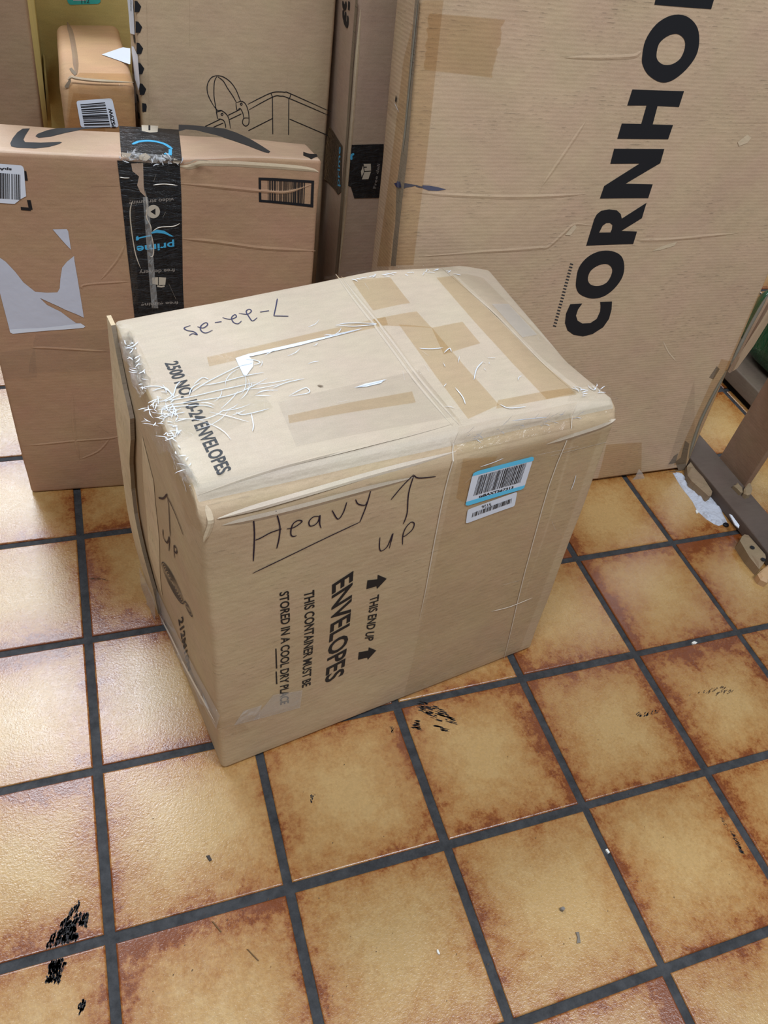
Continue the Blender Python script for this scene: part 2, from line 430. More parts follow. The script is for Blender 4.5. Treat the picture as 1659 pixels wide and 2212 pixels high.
def tile_mat():
    g = N('flashed_tan_tile'); ob = g.n('ShaderNodeTexCoord').outputs['Object']
    t = g.mapping(ob, (1 / U, 1 / U, 1 / U)); sp = g.n('ShaderNodeSeparateXYZ'); g.set(sp.inputs[0], t)
    x, y = sp.outputs[0], sp.outputs[1]
    ix, iy = g.math('FLOOR', x), g.math('FLOOR', y); fx, fy = g.math('FRACT', x), g.math('FRACT', y)
    cb = g.n('ShaderNodeCombineXYZ'); g.set(cb.inputs[0], ix); g.set(cb.inputs[1], iy)
    wn = g.n('ShaderNodeTexWhiteNoise', noise_dimensions='3D'); g.set(wn.inputs[0], cb.outputs[0]); sc_ = g.n('ShaderNodeSeparateColor'); g.set(sc_.inputs[0], wn.outputs['Color'])
    r1, r2, r3 = sc_.outputs
    off = g.n('ShaderNodeVectorMath', operation='SCALE'); g.set(off.inputs[0], wn.outputs['Color']); off.inputs[3].default_value = 37.0
    tv = g.n('ShaderNodeVectorMath', operation='ADD'); g.set(tv.inputs[0], t); g.set(tv.inputs[1], off.outputs[0]); tv = tv.outputs[0]
    # distance from each side; every tile is flashed a little more on two of its sides
    def side(f, r):
        lo = g.math('ADD', f, g.maprange(r, 0, 1, -.05, .09)); hi = g.math('ADD', g.math('SUBTRACT', 1.0, f), g.maprange(r, 0, 1, .09, -.05))
        return g.math('MINIMUM', lo, hi)
    ex, ey = side(fx, r1), side(fy, r2)
    sm = g.math('SMOOTH_MIN', ex, ey, .10)
    n1 = g.noise(tv, 2.6, 5, .62); n2 = g.noise(tv, 13, 4, .68); n3 = g.noise(tv, 60, 3, .7)
    d = g.math('ADD', sm, g.math('MULTIPLY', g.math('SUBTRACT', n1, .5), .42))
    d = g.math('ADD', d, g.math('MULTIPLY', g.math('SUBTRACT', n2, .5), .42))
    d = g.math('ADD', d, g.math('MULTIPLY', g.math('SUBTRACT', n3, .5), .2))
    d = g.math('ADD', d, g.maprange(r3, 0, 1, -.05, .05))
    c = g.ramp(d, [(.0, srgb(122, 62, 22)), (.04, srgb(144, 84, 36)), (.10, srgb(162, 110, 57)), (.22, srgb(175, 131, 76)), (.42, srgb(187, 150, 95))])
    hs = g.n('ShaderNodeHueSaturation'); g.set(hs.inputs['Color'], c); g.set(hs.inputs['Value'], g.maprange(n3, .3, .7, .9, 1.09))
    h = g.math('ADD', g.noise(t, 62, 3, .55), g.math('MULTIPLY', g.noise(t, 140, 2), .5))
    return g.done(g.bsdf(hs.outputs[0], g.maprange(n2, .3, .7, .24, .31), g.bump(h, .30, .0010), .8))
def grout_mat():
    g = N('dark_grey_grout'); t = g.n('ShaderNodeTexCoord').outputs['Object']
    c = g.ramp(g.noise(t, 60, 4, .7), [(.3, srgb(46, 46, 47)), (.7, srgb(72, 72, 73))])
    return g.done(g.bsdf(c, .85, g.bump(g.noise(t, 260, 3), .5, .003), .3))
FRAY = plain('frayed_grey_board', srgb(138, 132, 118), .8, .2, .4, 50)
TILE, GROUT = tile_mat(), grout_mat()

# ------------------------------------------------------------------ setting: floor, wall, ceiling
def build_floor():
    vs, ff, mi = [], [], []
    g, b, dz = .0275, .010, .012
    x0, x1, y0, y1 = -6, 14, -9, 16
    vs += [V((x0, y0, -dz)), V((x1, y0, -dz)), V((x1, y1, -dz)), V((x0, y1, -dz))]; ff.append((0, 1, 2, 3)); mi.append(1)
    rnd = random.Random(3)
    for i in range(x0, x1):
        for j in range(y0, y1):
            k = len(vs); e = [rnd.uniform(-.004, .004) for _ in range(4)]
            X0, X1, Y0, Y1 = i + g + e[0], i + 1 - g + e[1], j + g + e[2], j + 1 - g + e[3]
            for inset, z in ((0, -dz - .004), (0, -b * .7), (b * .45, -b * .18), (b, 0)):
                vs += [V((X0 + inset, Y0 + inset, z)), V((X1 - inset, Y0 + inset, z)), V((X1 - inset, Y1 - inset, z)), V((X0 + inset, Y1 - inset, z))]
            ff.append((k + 12, k + 13, k + 14, k + 15)); mi.append(0)
            for l in range(3):
                for s in range(4):
                    a, c = k + l * 4 + s, k + l * 4 + (s + 1) % 4
                    ff.append((a, c, c + 4, a + 4)); mi.append(0)
    o = mesh_obj('floor', vs, ff, [TILE, GROUT]); o.data.polygons.foreach_set('material_index', mi); o['kind'] = 'structure'
    return o
floor = build_floor()
def slab(name, x0, x1, y0, y1, z0, z1, m, parent=None, base=None):
    v = [V((x, y, z)) for z in (z0, z1) for x, y in ((x0, y0), (x1, y0), (x1, y1), (x0, y1))]
    return mesh_obj(name, v, [(3, 2, 1, 0), (4, 5, 6, 7), (0, 1, 5, 4), (1, 2, 6, 5), (2, 3, 7, 6), (3, 0, 4, 7)], m, parent, base=base)
WALLP = plain('off_white_wall_paint', srgb(214, 212, 204), .7, .3, .1, 60)
tag(slab('ceiling', -16, 22, -16, 30, 15.0, 15.3, plain('grey_ceiling_tile', srgb(150, 150, 148), .8, .2, .2, 40)), kind='structure')
tag(slab('wall_back', -16, 22, 30, 30.5, -.1, 15.0, WALLP), kind='structure')

# ------------------------------------------------------------------ main carton
A, B = V((.746, -2.189, 0)), V((3.188, -1.769, 0))
TLf, TRf, TRb, TLb = V((.698, -2.019, 2.3)), V((3.105, -1.673, 2.3)), V((2.985, -.05, 2.29)), V((.440, -.530, 2.3))
KM = [A, B, V((3.03, -.16, 0)), V((.489, -.70, 0)), TLf, TRf, TRb, TLb]
def bulge(P):
    # the left end swells, the right top edge is crushed down
    s = (P - A).dot(V((-.17, .985, 0))) / 1.51; t = P.z / 2.3
    e = max(0, 1 - abs((P.x - (.7 - .17 * s)) / .35))
    k = max(0.0, math.sin(math.pi * min(1, max(0, t * .95 + .02)))) * max(0.0, min(1, s * 1.3))
    P = P + V((-.985, -.17, 0)) * (.03 * k * e)
    q = max(0.0, (P.x - 2.72) / .4) * max(0.0, min(1, (P.z - 1.9) / .4)) * max(0, min(1, (P.y + 1.6) / .5))
    P = P - V((0, 0, .09)) * min(1.3, q)
    q = P - A; sx = (q.x * .985 + q.y * .17) / 2.44; df = -q.x * .17 + q.y * .985 - P.z / 2.3 * (.176 - .069 * sx)
    c = (.125 - .035 * sx) - (max(0, df) + max(0, 2.3 - P.z))          # crushed, rounded-over top front edge
    if c > 0: P = P + V((-.17 * .5, .985 * .5, -.5)) * c
    e1, e2 = P.x - .698, P.y + 2.019; a = (e1 * .9898 + e2 * .1424) / 2.43; d = (-e1 * .1424 + e2 * .9898) / 1.55
    return P + V((0, 0, .075)) * max(0, 1 - abs(a - .66) / (.66 if a < .66 else .45)) * max(0, min(1, (d - .35) / .65)) * max(0, min(1, (P.z - 1.6) / .6))
WM = mkwarp(.012, 1.5, 3.1, bulge)
main = thing('shipping_carton', 'big tan envelope carton wrapped in clear tape, marked Heavy, in the middle of the floor', 'cardboard box', V((1.85, -1.2, 0)))
hexbox('carton_body', KM, K_MAIN, main, r=.035, step=.06, warp=WM, mats=[K_MAIN, K_MAIN_LIT_TOP])
fm = faces_of(KM, WM); FR, TP, LF = fm['front'], fm['top'], fm['left']
c1 = lambda P: crop(P, 420, 1200, 3.072); c2 = lambda P: crop(P, 420, 1000, 3.072)
text('printed_text', FR, 'ENVELOPES', [(716.5, 1263), (701.5, 1477), (742.5, 1457), (764, 1232)], INK, main, bold=.022)
text('printed_text', FR, 'THIS END UP', [(799, 1290), (787, 1384), (806, 1383), (819, 1283)], INK, main, bold=.02)
text('printed_text', FR, 'THIS CONTAINER MUST BE', [(656, 1279), (652, 1486), (671, 1479), (679, 1273)], INK, main, bold=.02)
text('printed_text', FR, 'STORED IN A COOL DRY PLACE', [(603, 1280), (605, 1523), (624, 1518), (624, 1275)], INK, main, bold=.02)
decal('printed_arrow', FR, c1([(1147, 163), (1213, 156), (1216, 126), (1275, 152), (1211, 220), (1207, 202), (1140, 222)]), INK, main)
decal('printed_arrow', FR, c1([(1090, 640), (1153, 630), (1156, 608), (1206, 628), (1150, 690), (1146, 676), (1085, 690)]), INK, main)
decals('printed_underline', FR, [c1([(536, 616), (544, 616), (549, 748), (540, 748)]), c1([(538, 768), (546, 768), (550, 852), (541, 852)])], INK, main)
PENW = .0068
strokes('handwriting', FR, [c2(l) for l in (
    [(390, 360), (397, 480), (390, 650)], [(540, 315), (566, 420), (560, 500), (545, 565)], [(403, 510), (440, 495), (505, 460), (578, 435)],
    [(612, 435), (660, 425), (712, 388), (690, 378), (655, 400), (640, 440), (640, 475), (655, 485), (678, 480)],
    [(832, 352), (790, 355), (760, 385), (765, 415), (795, 410), (820, 385), (832, 345), (830, 400), (840, 430)],
    [(912, 312), (950, 370), (985, 330), (1010, 258)], [(1068, 240), (1085, 270), (1130, 278), (1145, 255)], [(1168, 185), (1140, 280), (1097, 390)],
    [(1097, 390), (800, 530), (385, 730)])], PENW, PEN, main, off=.003)
strokes('handwriting', FR, [c2(l) for l in ([(1385, 403), (1410, 330), (1420, 200), (1455, 80)], [(1303, 242), (1380, 150), (1455, 75)], [(1455, 80), (1490, 98), (1600, 88)],
    [(1230, 492), (1227, 560), (1240, 582), (1280, 550), (1316, 465), (1292, 565)], [(1380, 540), (1382, 480), (1400, 430), (1435, 392), (1457, 400), (1445, 440), (1400, 480), (1382, 485)])], PENW, PEN, main, off=.003)
c3 = lambda P: crop(P, 980, 960, 8.295)
lb = decal('barcode_label', FR, rounded(c3([(200, 1088), (1252, 780), (1428, 208), (332, 520)]), .12), PAPER, main, off=.005)
lb['label'] = 'white barcode label with sky blue bands'
decal('label_band', FR, c3([(325, 558), (345, 505), (420, 465), (1385, 212), (1420, 220), (1427, 245), (1412, 285)]), BLUE, lb, off=.006)
decal('label_band', FR, c3([(218, 1018), (1268, 720), (1250, 770), (1200, 800), (250, 1085), (215, 1080), (202, 1058)]), BLUE, lb, off=.006)
barcode('barcode', FR, c3([(345, 910), (1180, 672), (1295, 320), (445, 552)]), 40, INK, lb, off=.0065, seed=4)
text('label_text', FR, 'tsBAXT567313', c3([(435, 950), (1055, 778), (1066, 730), (446, 900)]), INK, lb, off=.0065, bold=.03)
lb2 = decal('barcode_label', FR, rounded(c3([(208, 1412), (1085, 1095), (1132, 838), (243, 1158)]), .14), PAPER, main, off=.005)
lb2['label'] = 'small plain white barcode label'
barcode('barcode', FR, c3([(315, 1295), (1018, 1040), (1035, 955), (333, 1215)]), 34, INK_GREY, lb2, off=.0065, seed=9)
text('label_text', FR, '5126', c3([(655, 1035), (490, 1090), (500, 1138), (668, 1083)]), INK_GREY, lb2, off=.0065, bold=.01)
# tape on the front
patch('packing_tape', FR, [(868, 1522), (1085, 1440), (1245, 868), (990, 922)], TAPE_CLEAR, main, off=.0035, seed=1)
patch('packing_tape', FR, [(1085, 1438), (1118, 1418), (1300, 930), (1240, 950)], TAPE_CLEAR, main, off=.0042, seed=2)
patch('packing_tape', FR, [(985, 1075), (1008, 1088), (1075, 985), (1000, 990)], TAPE_BROWN, main, off=.0028)
patch('packing_tape', FR, [(505, 1566), (560, 1552), (565, 1522), (525, 1535)], TAPE_MILKY, main, off=.004, jit=.004, nx=6, ny=4, seed=3)
patch('packing_tape', FR, [(545, 1556), (648, 1528), (653, 1490), (590, 1500)], TAPE_MILKY, main, off=.004, jit=.002, nx=6, ny=4, seed=4)
patch('packing_tape', FR, [(478, 1600), (540, 1575), (510, 1545), (474, 1558)], TAPE_CLEAR, main, off=.003)
strokes('tape_wrinkle', FR, [[(1246, 872), (1170, 1100), (1085, 1438)], [(1060, 1320), (1100, 1310), (1150, 1290)], [(990, 930), (960, 1060), (905, 1340)]], .008, WRINKLE_WARM, main, off=.0045, raise_=.002)
strokes('tape_wrinkle', FR, crop([(0, 0)], 0, 0, 1) and [crop(l, 900, 840, 3.16) for l in (
    [(430, 530), (520, 500), (590, 470)], [(330, 640), (380, 590)], [(640, 215), (780, 200), (890, 190)], [(590, 1335), (700, 1305)], [(1085, 585), (1070, 640), (1050, 690)], [(920, 900), (945, 960)], [(810, 450), (1100, 390)])], .006, WRINKLE_GLINT, main, off=.0048, raise_=.0012)  # tape folds, their highlights painted white
# crushed strip below the top front edge, in the lit top colour
strokes('crease', FR, [[(470, 1120), (620, 1077), (800, 1025), (985, 975)], [(480, 1135), (640, 1098), (900, 1030)], [(1180, 960), (1290, 925), (1330, 905)], [(1190, 985), (1310, 955)]], .042, K_MAIN_LIT_TOP, main, off=.0005, raise_=0.0065)
strokes('crease', FR, [[(445, 1090), (455, 1130), (440, 1170)], [(470, 1575), (640, 1530)]], .03, K_CREASE, main, off=.0015, raise_=0.0039)
patch('packing_tape', FR, [(1005, 960), (1330, 890), (1345, 868), (1000, 935)], TAPE_CRUMPLE, main, off=.004, nx=26, ny=3, jit=.0012, seed=5)
# top panel
c4 = lambda P: crop(P, 220, 550, 2.765); c5 = lambda P: crop(P, 700, 540, 2.476)
text('printed_text', TP, '2500 NO. 10-24 ENVELOPES', [(355, 785), (470, 1028), (501, 1015), (384, 779)], INK_GREY, main, bold=.025)
strokes('handwriting', TP, [c4(l) for l in ([(1115, 370), (1070, 369), (1027, 368)], [(1027, 368), (1040, 310), (1048, 265)], [(945, 345), (998, 337)],
    [(818, 352), (868, 358), (893, 340), (880, 328), (862, 342), (880, 375), (900, 398), (928, 378)],
    [(720, 378), (765, 388), (802, 375), (795, 360), (775, 378), (785, 405), (812, 415), (835, 398)], [(675, 408), (715, 402)],
    [(570, 432), (605, 440), (632, 420), (620, 408), (592, 428), (592, 455), (620, 470), (662, 453)],
    [(530, 425), (492, 440), (510, 455), (548, 462), (570, 480), (542, 474), (522, 485)])], PENW, PEN_BLUE, main, off=.003)
decals('paper_remnant', TP, [c4([(798, 622), (872, 604), (905, 640), (903, 672), (882, 700), (865, 725), (845, 722), (815, 660)]),
    c4([(798, 622), (870, 598), (1180, 528), (1552, 449), (1500, 463), (1180, 546), (900, 610)]), c4([(1508, 798), (1570, 775), (1690, 750), (1665, 772), (1580, 792)])], PAPER, main, off=.0045)
for q, mm, o_ in (([(300, 862), (338, 826), (283, 702), (250, 700)], TAPE_CLEAR, .003),
    ([(452, 792), (838, 702), (832, 685), (447, 772)], TAPE_BROWN, .003), ([(625, 915), (898, 870), (890, 846), (622, 898)], TAPE_BROWN, .003),
    (c5([(262, 325), (460, 285), (355, 150), (150, 165)]), TAPE_BROWN, .003), (c5([(290, 405), (575, 418), (495, 330), (260, 372)]), TAPE_BROWN, .0032),
    (c5([(770, 905), (935, 830), (575, 415), (400, 400)]), TAPE_BROWN, .0036), (c5([(640, 560), (835, 500), (740, 385), (575, 418)]), TAPE_BROWN, .0030),
    (c5([(1190, 800), (1360, 765), (690, 140), (600, 150)]), TAPE_BROWN, .0040), (c5([(920, 850), (1350, 775), (1310, 740), (930, 805)]), TAPE_BROWN, .0030),
    ([(640, 965), (985, 900), (905, 800), (600, 870)], TAPE_DULL, .0026), ([(840, 720), (1000, 925), (990, 905), (812, 690)], TAPE_CLEAR, .0044),
    (c5([(0, 160), (120, 150), (80, 135), (0, 145)]), TAPE_BROWN, .0030), (c5([(1370, 740), (1490, 720), (850, 150), (700, 130)]), TAPE_CLEAR, .0030),
    (c5([(1060, 470), (1140, 455), (985, 290), (895, 290)]), TAPE_MILKY, .0035)):
    patch('packing_tape', TP, q, mm, main, off=o_)
strokes('crease', TP, [[(738, 598), (812, 690), (905, 815), (992, 918)], [(725, 592), (800, 690), (890, 812), (978, 920)]], .024, K_MAIN_LIT_TOP, main, off=.0012, raise_=0.0039)
strokes('crease', TP, [[(955, 580), (1040, 650), (1150, 760), (1245, 850)], [(428, 1070), (600, 1012), (800, 960), (980, 915)]], .022, K_MAIN_LIT_TOP, main, off=.0012, raise_=0.0029)
strokes('tape_wrinkle', TP, [c4(l) for l in ([(280, 890), (500, 860), (700, 815), (930, 765)], [(350, 910), (560, 880), (800, 835), (990, 742)], [(530, 830), (640, 760), (800, 680), (870, 655)],
    [(580, 790), (700, 770), (850, 730), (970, 708)], [(425, 860), (445, 790), (470, 762)], [(1020, 802), (1100, 770), (1210, 745)], [(1115, 850), (1180, 815), (1222, 800), (1235, 830), (1115, 852)],
    [(330, 935), (420, 915), (600, 905), (670, 920)], [(400, 930), (430, 955), (500, 945)], [(430, 1000), (515, 996)], [(300, 820), (380, 800), (420, 850)], [(240, 800), (300, 790), (370, 800), (440, 855)],
    [(860, 630), (915, 635), (945, 650), (905, 665)], [(900, 650), (870, 660), (820, 668)], [(550, 780), (600, 740), (640, 750)], [(700, 900), (730, 940)], [(800, 945), (850, 960), (1000, 925)], [(900, 1060), (905, 1020), (890, 950)],
    [(350, 760), (430, 765)], [(480, 710), (560, 745)], [(520, 850), (540, 800), (590, 770)])], .006, WRINKLE_GLINT, main, off=.006, raise_=.0012)  # raised tape folds coloured white for the glint on them
strokes('tape_wrinkle', TP, [c5(l) for l in ([(60, 408), (130, 395), (280, 400), (170, 412), (60, 408)], [(0, 470), (90, 450), (205, 425)], [(175, 738), (240, 722), (335, 698)], [(508, 530), (570, 533), (637, 528)],
    [(525, 545), (558, 570)], [(540, 620), (560, 655)], [(700, 740), (740, 790), (755, 830)], [(215, 180), (240, 215)], [(70, 820), (130, 808)], [(1140, 465), (1150, 490)], [(430, 700), (420, 650)], [(640, 555), (670, 530), (680, 550)],
    [(940, 830), (990, 850), (1080, 842)], [(800, 700), (815, 640), (850, 600)])], .006, WRINKLE_GLINT, main, off=.0065, raise_=.0012)  # more white-painted glint lines along tape folds
patch('packing_tape', TP, [(305, 900), (345, 985), (430, 935), (360, 845)], TAPE_CRUMPLE, main, off=.005, nx=22, ny=24, jit=.0012, seed=6)
patch('packing_tape', TP, [(345, 905), (440, 960), (590, 880), (520, 790)], TAPE_CRUMPLE, main, off=.004, nx=30, ny=20, jit=.0012, seed=7)
patch('packing_tape', TP, [(258, 730), (300, 850), (325, 838), (280, 715)], TAPE_CRUMPLE, main, off=.004, nx=8, ny=40, jit=.0012, seed=8)
patch('packing_tape', TP, [(730, 598), (1000, 585), (955, 570), (740, 592)], TAPE_CRUMPLE, main, off=.005, nx=20, ny=2, jit=.0012, seed=9)
patch('packing_tape', TP, [(1225, 868), (1330, 868), (1320, 832), (1235, 845)], TAPE_CRUMPLE, main, off=.005, nx=24, ny=10, jit=.0012, seed=10)
patch('packing_tape', TP, [(395, 1040), (432, 1058), (415, 1035), (350, 930)], TAPE_CRUMPLE, main, off=.005, nx=5, ny=24, jit=.0012, seed=11)
glints(TP, [(272, 745), (308, 850), (330, 838), (288, 730)], 26, .045, .007, 1, main)
glints(TP, [(305, 885), (335, 935), (385, 900), (360, 845)], 34, .08, .006, 3, main)
glints(TP, [(340, 905), (352, 965), (395, 945), (385, 885)], 24, .06, .006, 4, main)
glints(TP, [(360, 905), (430, 930), (570, 870), (530, 810)], 20, .20, .004, 5, main, ang=.18)
glints(TP, [(362, 945), (398, 1020), (412, 1012), (378, 935)], 12, .05, .006, 6, main)
glints(TP, [(750, 612), (985, 594), (960, 582), (755, 606)], 24, .05, .005, 7, main, ang=.0)
glints(TP, [(1230, 860), (1305, 856), (1290, 835), (1240, 848)], 16, .06, .006, 8, main)
glints(FR, [(1010, 955), (1250, 900), (1245, 878), (1000, 935)], 26, .08, .005, 9, main, off=.006, ang=.1)
glints(TP, [(455, 780), (600, 850), (760, 720), (680, 700)], 8, .10, .004, 10, main, ang=.2)
glints(LF, [(335, 935), (400, 1075), (425, 1070), (365, 945)], 14, .06, .005, 11, main, off=.005)
glints(TP, [(985, 890), (1200, 840), (1160, 770), (900, 780)], 9, .06, .004, 12, main)
decal('debris_fleck', TP, c4([(1285, 785), (1300, 782), (1325, 790), (1305, 794)]), K_RAW, main, off=.006)
# left end: back flap standing proud with a torn raw edge, scuffed strip, marks
def flap():
    prof = [(.0, .86), (.12, .85), (.25, .89), (.4, .935), (.5, .925), (.62, .87), (.75, .775), (.83, .75), (.88, .83), (.94, .90), (1.0, .95)]
    vs, ff, uv = [], [], []; n = 40; mcols = 6
    for i in range(n + 1):
        t = i / n; s0 = None
        for (a, sa), (b, sb) in zip(prof, prof[1:]):
            if a <= t <= b: s0 = sa + (sb - sa) * (t - a) / (b - a)
        for lay in (.0, 1):
            for j in range(mcols + 1):
                s = s0 + (1.015 - s0) * j / mcols
                o = (.0 + .015 * math.sin(math.pi * t)) if lay == 0 else (.024 + .015 * math.sin(math.pi * t)) + .022 * math.sin(math.pi * min(1, t * 1.05 + .1)) * (j / mcols) ** .8
                q = LF.pt(1 - s, .02 + t * .985, o); vs.append(q); uv.append((s * 1.5, t * 2.3))
    st_ = 2 * (mcols + 1)
    for i in range(n):
        for j in range(mcols):
            a = i * st_ + (mcols + 1) + j; ff.append((a, a + st_, a + st_ + 1, a + 1))
        a = i * st_; b = a + mcols + 1; ff.append((a, a + st_, b + st_, b))
        a = i * st_ + mcols; b = a + mcols + 1; ff.append((a, b, b + st_, a + st_))
    for i in (0, n):
        for j in range(mcols):
            a = i * st_ + j; b = a + mcols + 1; ff.append((a, b, b + 1, a + 1))
    o = mesh_obj('end_flap', vs, ff, [K_MAIN_FLAP, K_RAW], main, uvs=uv)
    k = 0
    for p in o.data.polygons:
        if (p.index % (mcols + 2)) == mcols and p.index < n * (mcols + 2): p.material_index = 1
    o['label'] = 'bulging end flap with a dark raw edge'
flap()
decal('scuffed_strip', LF, [(308, 940), (333, 1040), (345, 1170), (352, 1290), (340, 1250), (325, 1200), (312, 1060)], K_MAIN_FLAP, main, off=.003)
strokes('handwriting', LF, [[(344, 1075), (354, 1076), (362, 1067)], [(362, 1067), (366, 1100), (369, 1159)], [(364, 1075), (380, 1110), (397, 1155)], [(353, 1143), (354, 1160), (362, 1172), (367, 1160), (366, 1190)], [(378, 1205), (377, 1180), (383, 1186), (382, 1194), (377, 1190)]], .012, PEN, main, off=.004)
def ring_lines(cx, cy, tl, br, ks):
    out = []
    for k in ks:
        out.append([(cx + (math.cos(a) * 12 + math.sin(a) * 20) * k, cy + (math.sin(a) * 44 + math.cos(a) * 6) * k) for a in [i * 2 * math.pi / 20 for i in range(21)]])
    return out
strokes('printed_seal', LF, ring_lines(374, 1259, 0, 0, (1, .88, .76, .64, .5, .35, .2)), .008, INK_GREY, main, off=.004)
strokes('printed_seal', LF, ring_lines(408, 1315, 0, 0, (.36, .2)), .009, INK_GREY, main, off=.004)
text('printed_text', LF, '212M10M', [(386, 1338), (408, 1452), (413, 1446), (396, 1330)], INK, main, off=.004, bold=.03)
patch('packing_tape', LF, [(322, 1300), (470, 1575), (478, 1545), (335, 1260)], TAPE_MILKY, main, off=.008, nx=20, ny=3, jit=.006, seed=12)
strokes('tape_wrinkle', LF, [[(345, 1320), (400, 1430), (470, 1560)], [(340, 1335), (390, 1440), (408, 1500)]], .045, WRINKLE_WARM, main, off=.014, raise_=.006)
patch('packing_tape', LF, [(322, 1300), (352, 1360), (352, 1290), (318, 1220)], TAPE_MILKY, main, off=.06, nx=5, ny=6, jit=.006, seed=13)
patch('packing_tape', LF, [(405, 1130), (440, 1150), (420, 1075), (360, 960)], TAPE_CLEAR, main, off=.004)

# ------------------------------------------------------------------ wide brown box with the black printed tape
p0 = on_floor(68, 1066); e_ = (on_floor(283, 1050) - p0).normalized(); b_ = V((-e_.y, e_.x, 0))
WA, DA, HA = 2.235, .42, 2.765
KA = [p0, p0 + e_ * WA, p0 + e_ * WA + b_ * DA, p0 + b_ * DA]
zz = V((0, 0, HA)); KA = KA + [q + zz for q in KA]
KA[6] = V((1.87, .90, 2.70)); KA[5] = on_floor(695, 343, 2.745)
def amz_extra(P):
    k = max(0, 1 - abs(P.x - .8) / .5) * max(0, min(1, (P.z - 2.4) / .36)) * max(0, 1 - (P.y - .5) / .3)
    return P - V((0, 0, .035)) * k
WAm = mkwarp(.014, 1.7, 8.4, amz_extra)
amz = thing('brown_carton', 'wide brown box with black printed tape down its front and a torn white label', 'cardboard box', V((.7, .75, 0)))
hexbox('carton_body', KA, K_AMZ, amz, r=.03, step=.06, warp=WAm, mats=[K_AMZ, K_AMZ_LIT_TOP])
fa = faces_of(KA, WAm); AF, AT = fa['front'], fa['top']
d1 = lambda P: crop(P, 0, 0, 3.95); d2 = lambda P: crop(P, 0, 250, 3.95); d3 = lambda P: crop(P, 380, 250, 4.608)
decals('printed_arrow', AT, [d1([(195, 1100), (255, 1098), (215, 1160), (200, 1195), (215, 1215), (350, 1220), (510, 1212), (530, 1217), (500, 1232), (420, 1255), (300, 1268), (150, 1262), (95, 1250), (88, 1225), (110, 1180), (150, 1130)]),
    d1([(485, 1097), (820, 1087), (960, 1083), (700, 1107), (560, 1135), (430, 1168), (330, 1178), (303, 1165), (320, 1145), (400, 1115)]),
    d3([(28, 92), (120, 94), (250, 105), (480, 130), (600, 170), (750, 240), (850, 300), (940, 358), (925, 373), (880, 364), (700, 295), (550, 243), (400, 197), (200, 148), (100, 140), (28, 160)])], INK_GREY, amz)
decal('printed_mark', AT, d3([(1268, 362), (1330, 382), (1400, 385), (1410, 408), (1350, 430), (1268, 398)]), INK, amz)
at_ = patch('black_tape', AT, [(262, 338), (393, 348), (386, 281), (257, 273)], BLACK_TAPE, amz, off=.0032)
af_ = patch('black_tape', AF, [(291, 690), (399, 690), (388, 352), (253, 346)], BLACK_TAPE, amz, off=.0032)
strokes('tape_print', AT, [d2([(1130, 250), (1190, 225), (1290, 220), (1400, 245), (1470, 290)])], .022, BLUEINK, at_, off=.0045)
decals('tape_print', AT, [d2([(1440, 290), (1468, 292), (1466, 345), (1438, 340)]), d2([(1400, 325), (1440, 325), (1440, 338), (1400, 335)])], BLUEINK, at_, off=.0045)
decals('tape_print', AT, [d2([(1208, 85), (1350, 92), (1345, 145), (1280, 150), (1210, 135)])], OFFWHITE, at_, off=.0045)
strokes('tape_print', AT, [d2([(1275, 88), (1275, 130)])], .012, INK, at_, off=.005)
text('tape_print', AF, 'prime', d2([(1484, 1052), (1163, 1090), (1168, 1168), (1488, 1128)]), BLUEINK, af_, off=.0045, bold=.02)
decals('tape_print', AF, [d2([(1290, 992), (1330, 968), (1400, 978), (1482, 1028), (1460, 1028), (1400, 1003), (1340, 996), (1294, 1003)]), d2([(1290, 1012), (1292, 1026), (1230, 1036), (1188, 1046), (1180, 1060), (1160, 1062), (1160, 1030), (1178, 1022), (1182, 1036), (1240, 1022)])], BLUEINK, af_, off=.0045)
text('tape_print', AF, 'video streaming', d2([(1482, 684), (1098, 716), (1100, 762), (1484, 728)]), SMOKE, af_, off=.0045, bold=.02)
text('tape_print', AF, 'free delivery', d2([(1492, 1290), (1185, 1308), (1190, 1352), (1493, 1330)]), SMOKE, af_, off=.0045, bold=.02)
text('tape_print', AF, 'free gaming', d2([(1520, 1572), (1200, 1586), (1205, 1628), (1522, 1604)]), SMOKE, af_, off=.0045, bold=.02)
decal('tape_print', AF, d2([(1308 + 57 * math.cos(a * .2618), 815 + 57 * math.sin(a * .2618)) for a in range(24)]), OFFWHITE, af_, off=.0045)
decal('tape_print', AF, d2([(1283, 815), (1326, 788), (1326, 844)]), INK, af_, off=.005)
decals('tape_print', AF, [d2([(1298, 1378), (1348, 1374), (1348, 1440), (1300, 1432)]), d2([(1355, 1374), (1416, 1378), (1410, 1440), (1355, 1442)])], OFFWHITE, af_, off=.0045)
strokes('tape_print', AF, [d2([(1340, 1450), (1375, 1456), (1405, 1450)])], .012, OFFWHITE, af_, off=.0045)
decal('torn_gap', AF, d2([(1118, 405), (1220, 400), (1226, 600), (1242, 690), (1195, 645), (1170, 590), (1186, 515), (1130, 470)]), K_NARROW, af_, off=.0048)
patch('tape_tear', AF, d2([(1295, 1640), (1350, 1640), (1262, 690), (1218, 690)]), TAPE_MILKY, af_, off=.005, nx=4, ny=30, jit=.006, seed=14)
patch('tape_tear', AF, d2([(1120, 1600), (1180, 1610), (1150, 700), (1100, 690)]), TAPE_CLEAR, af_, off=.005, nx=3, ny=22, jit=.006, seed=24)
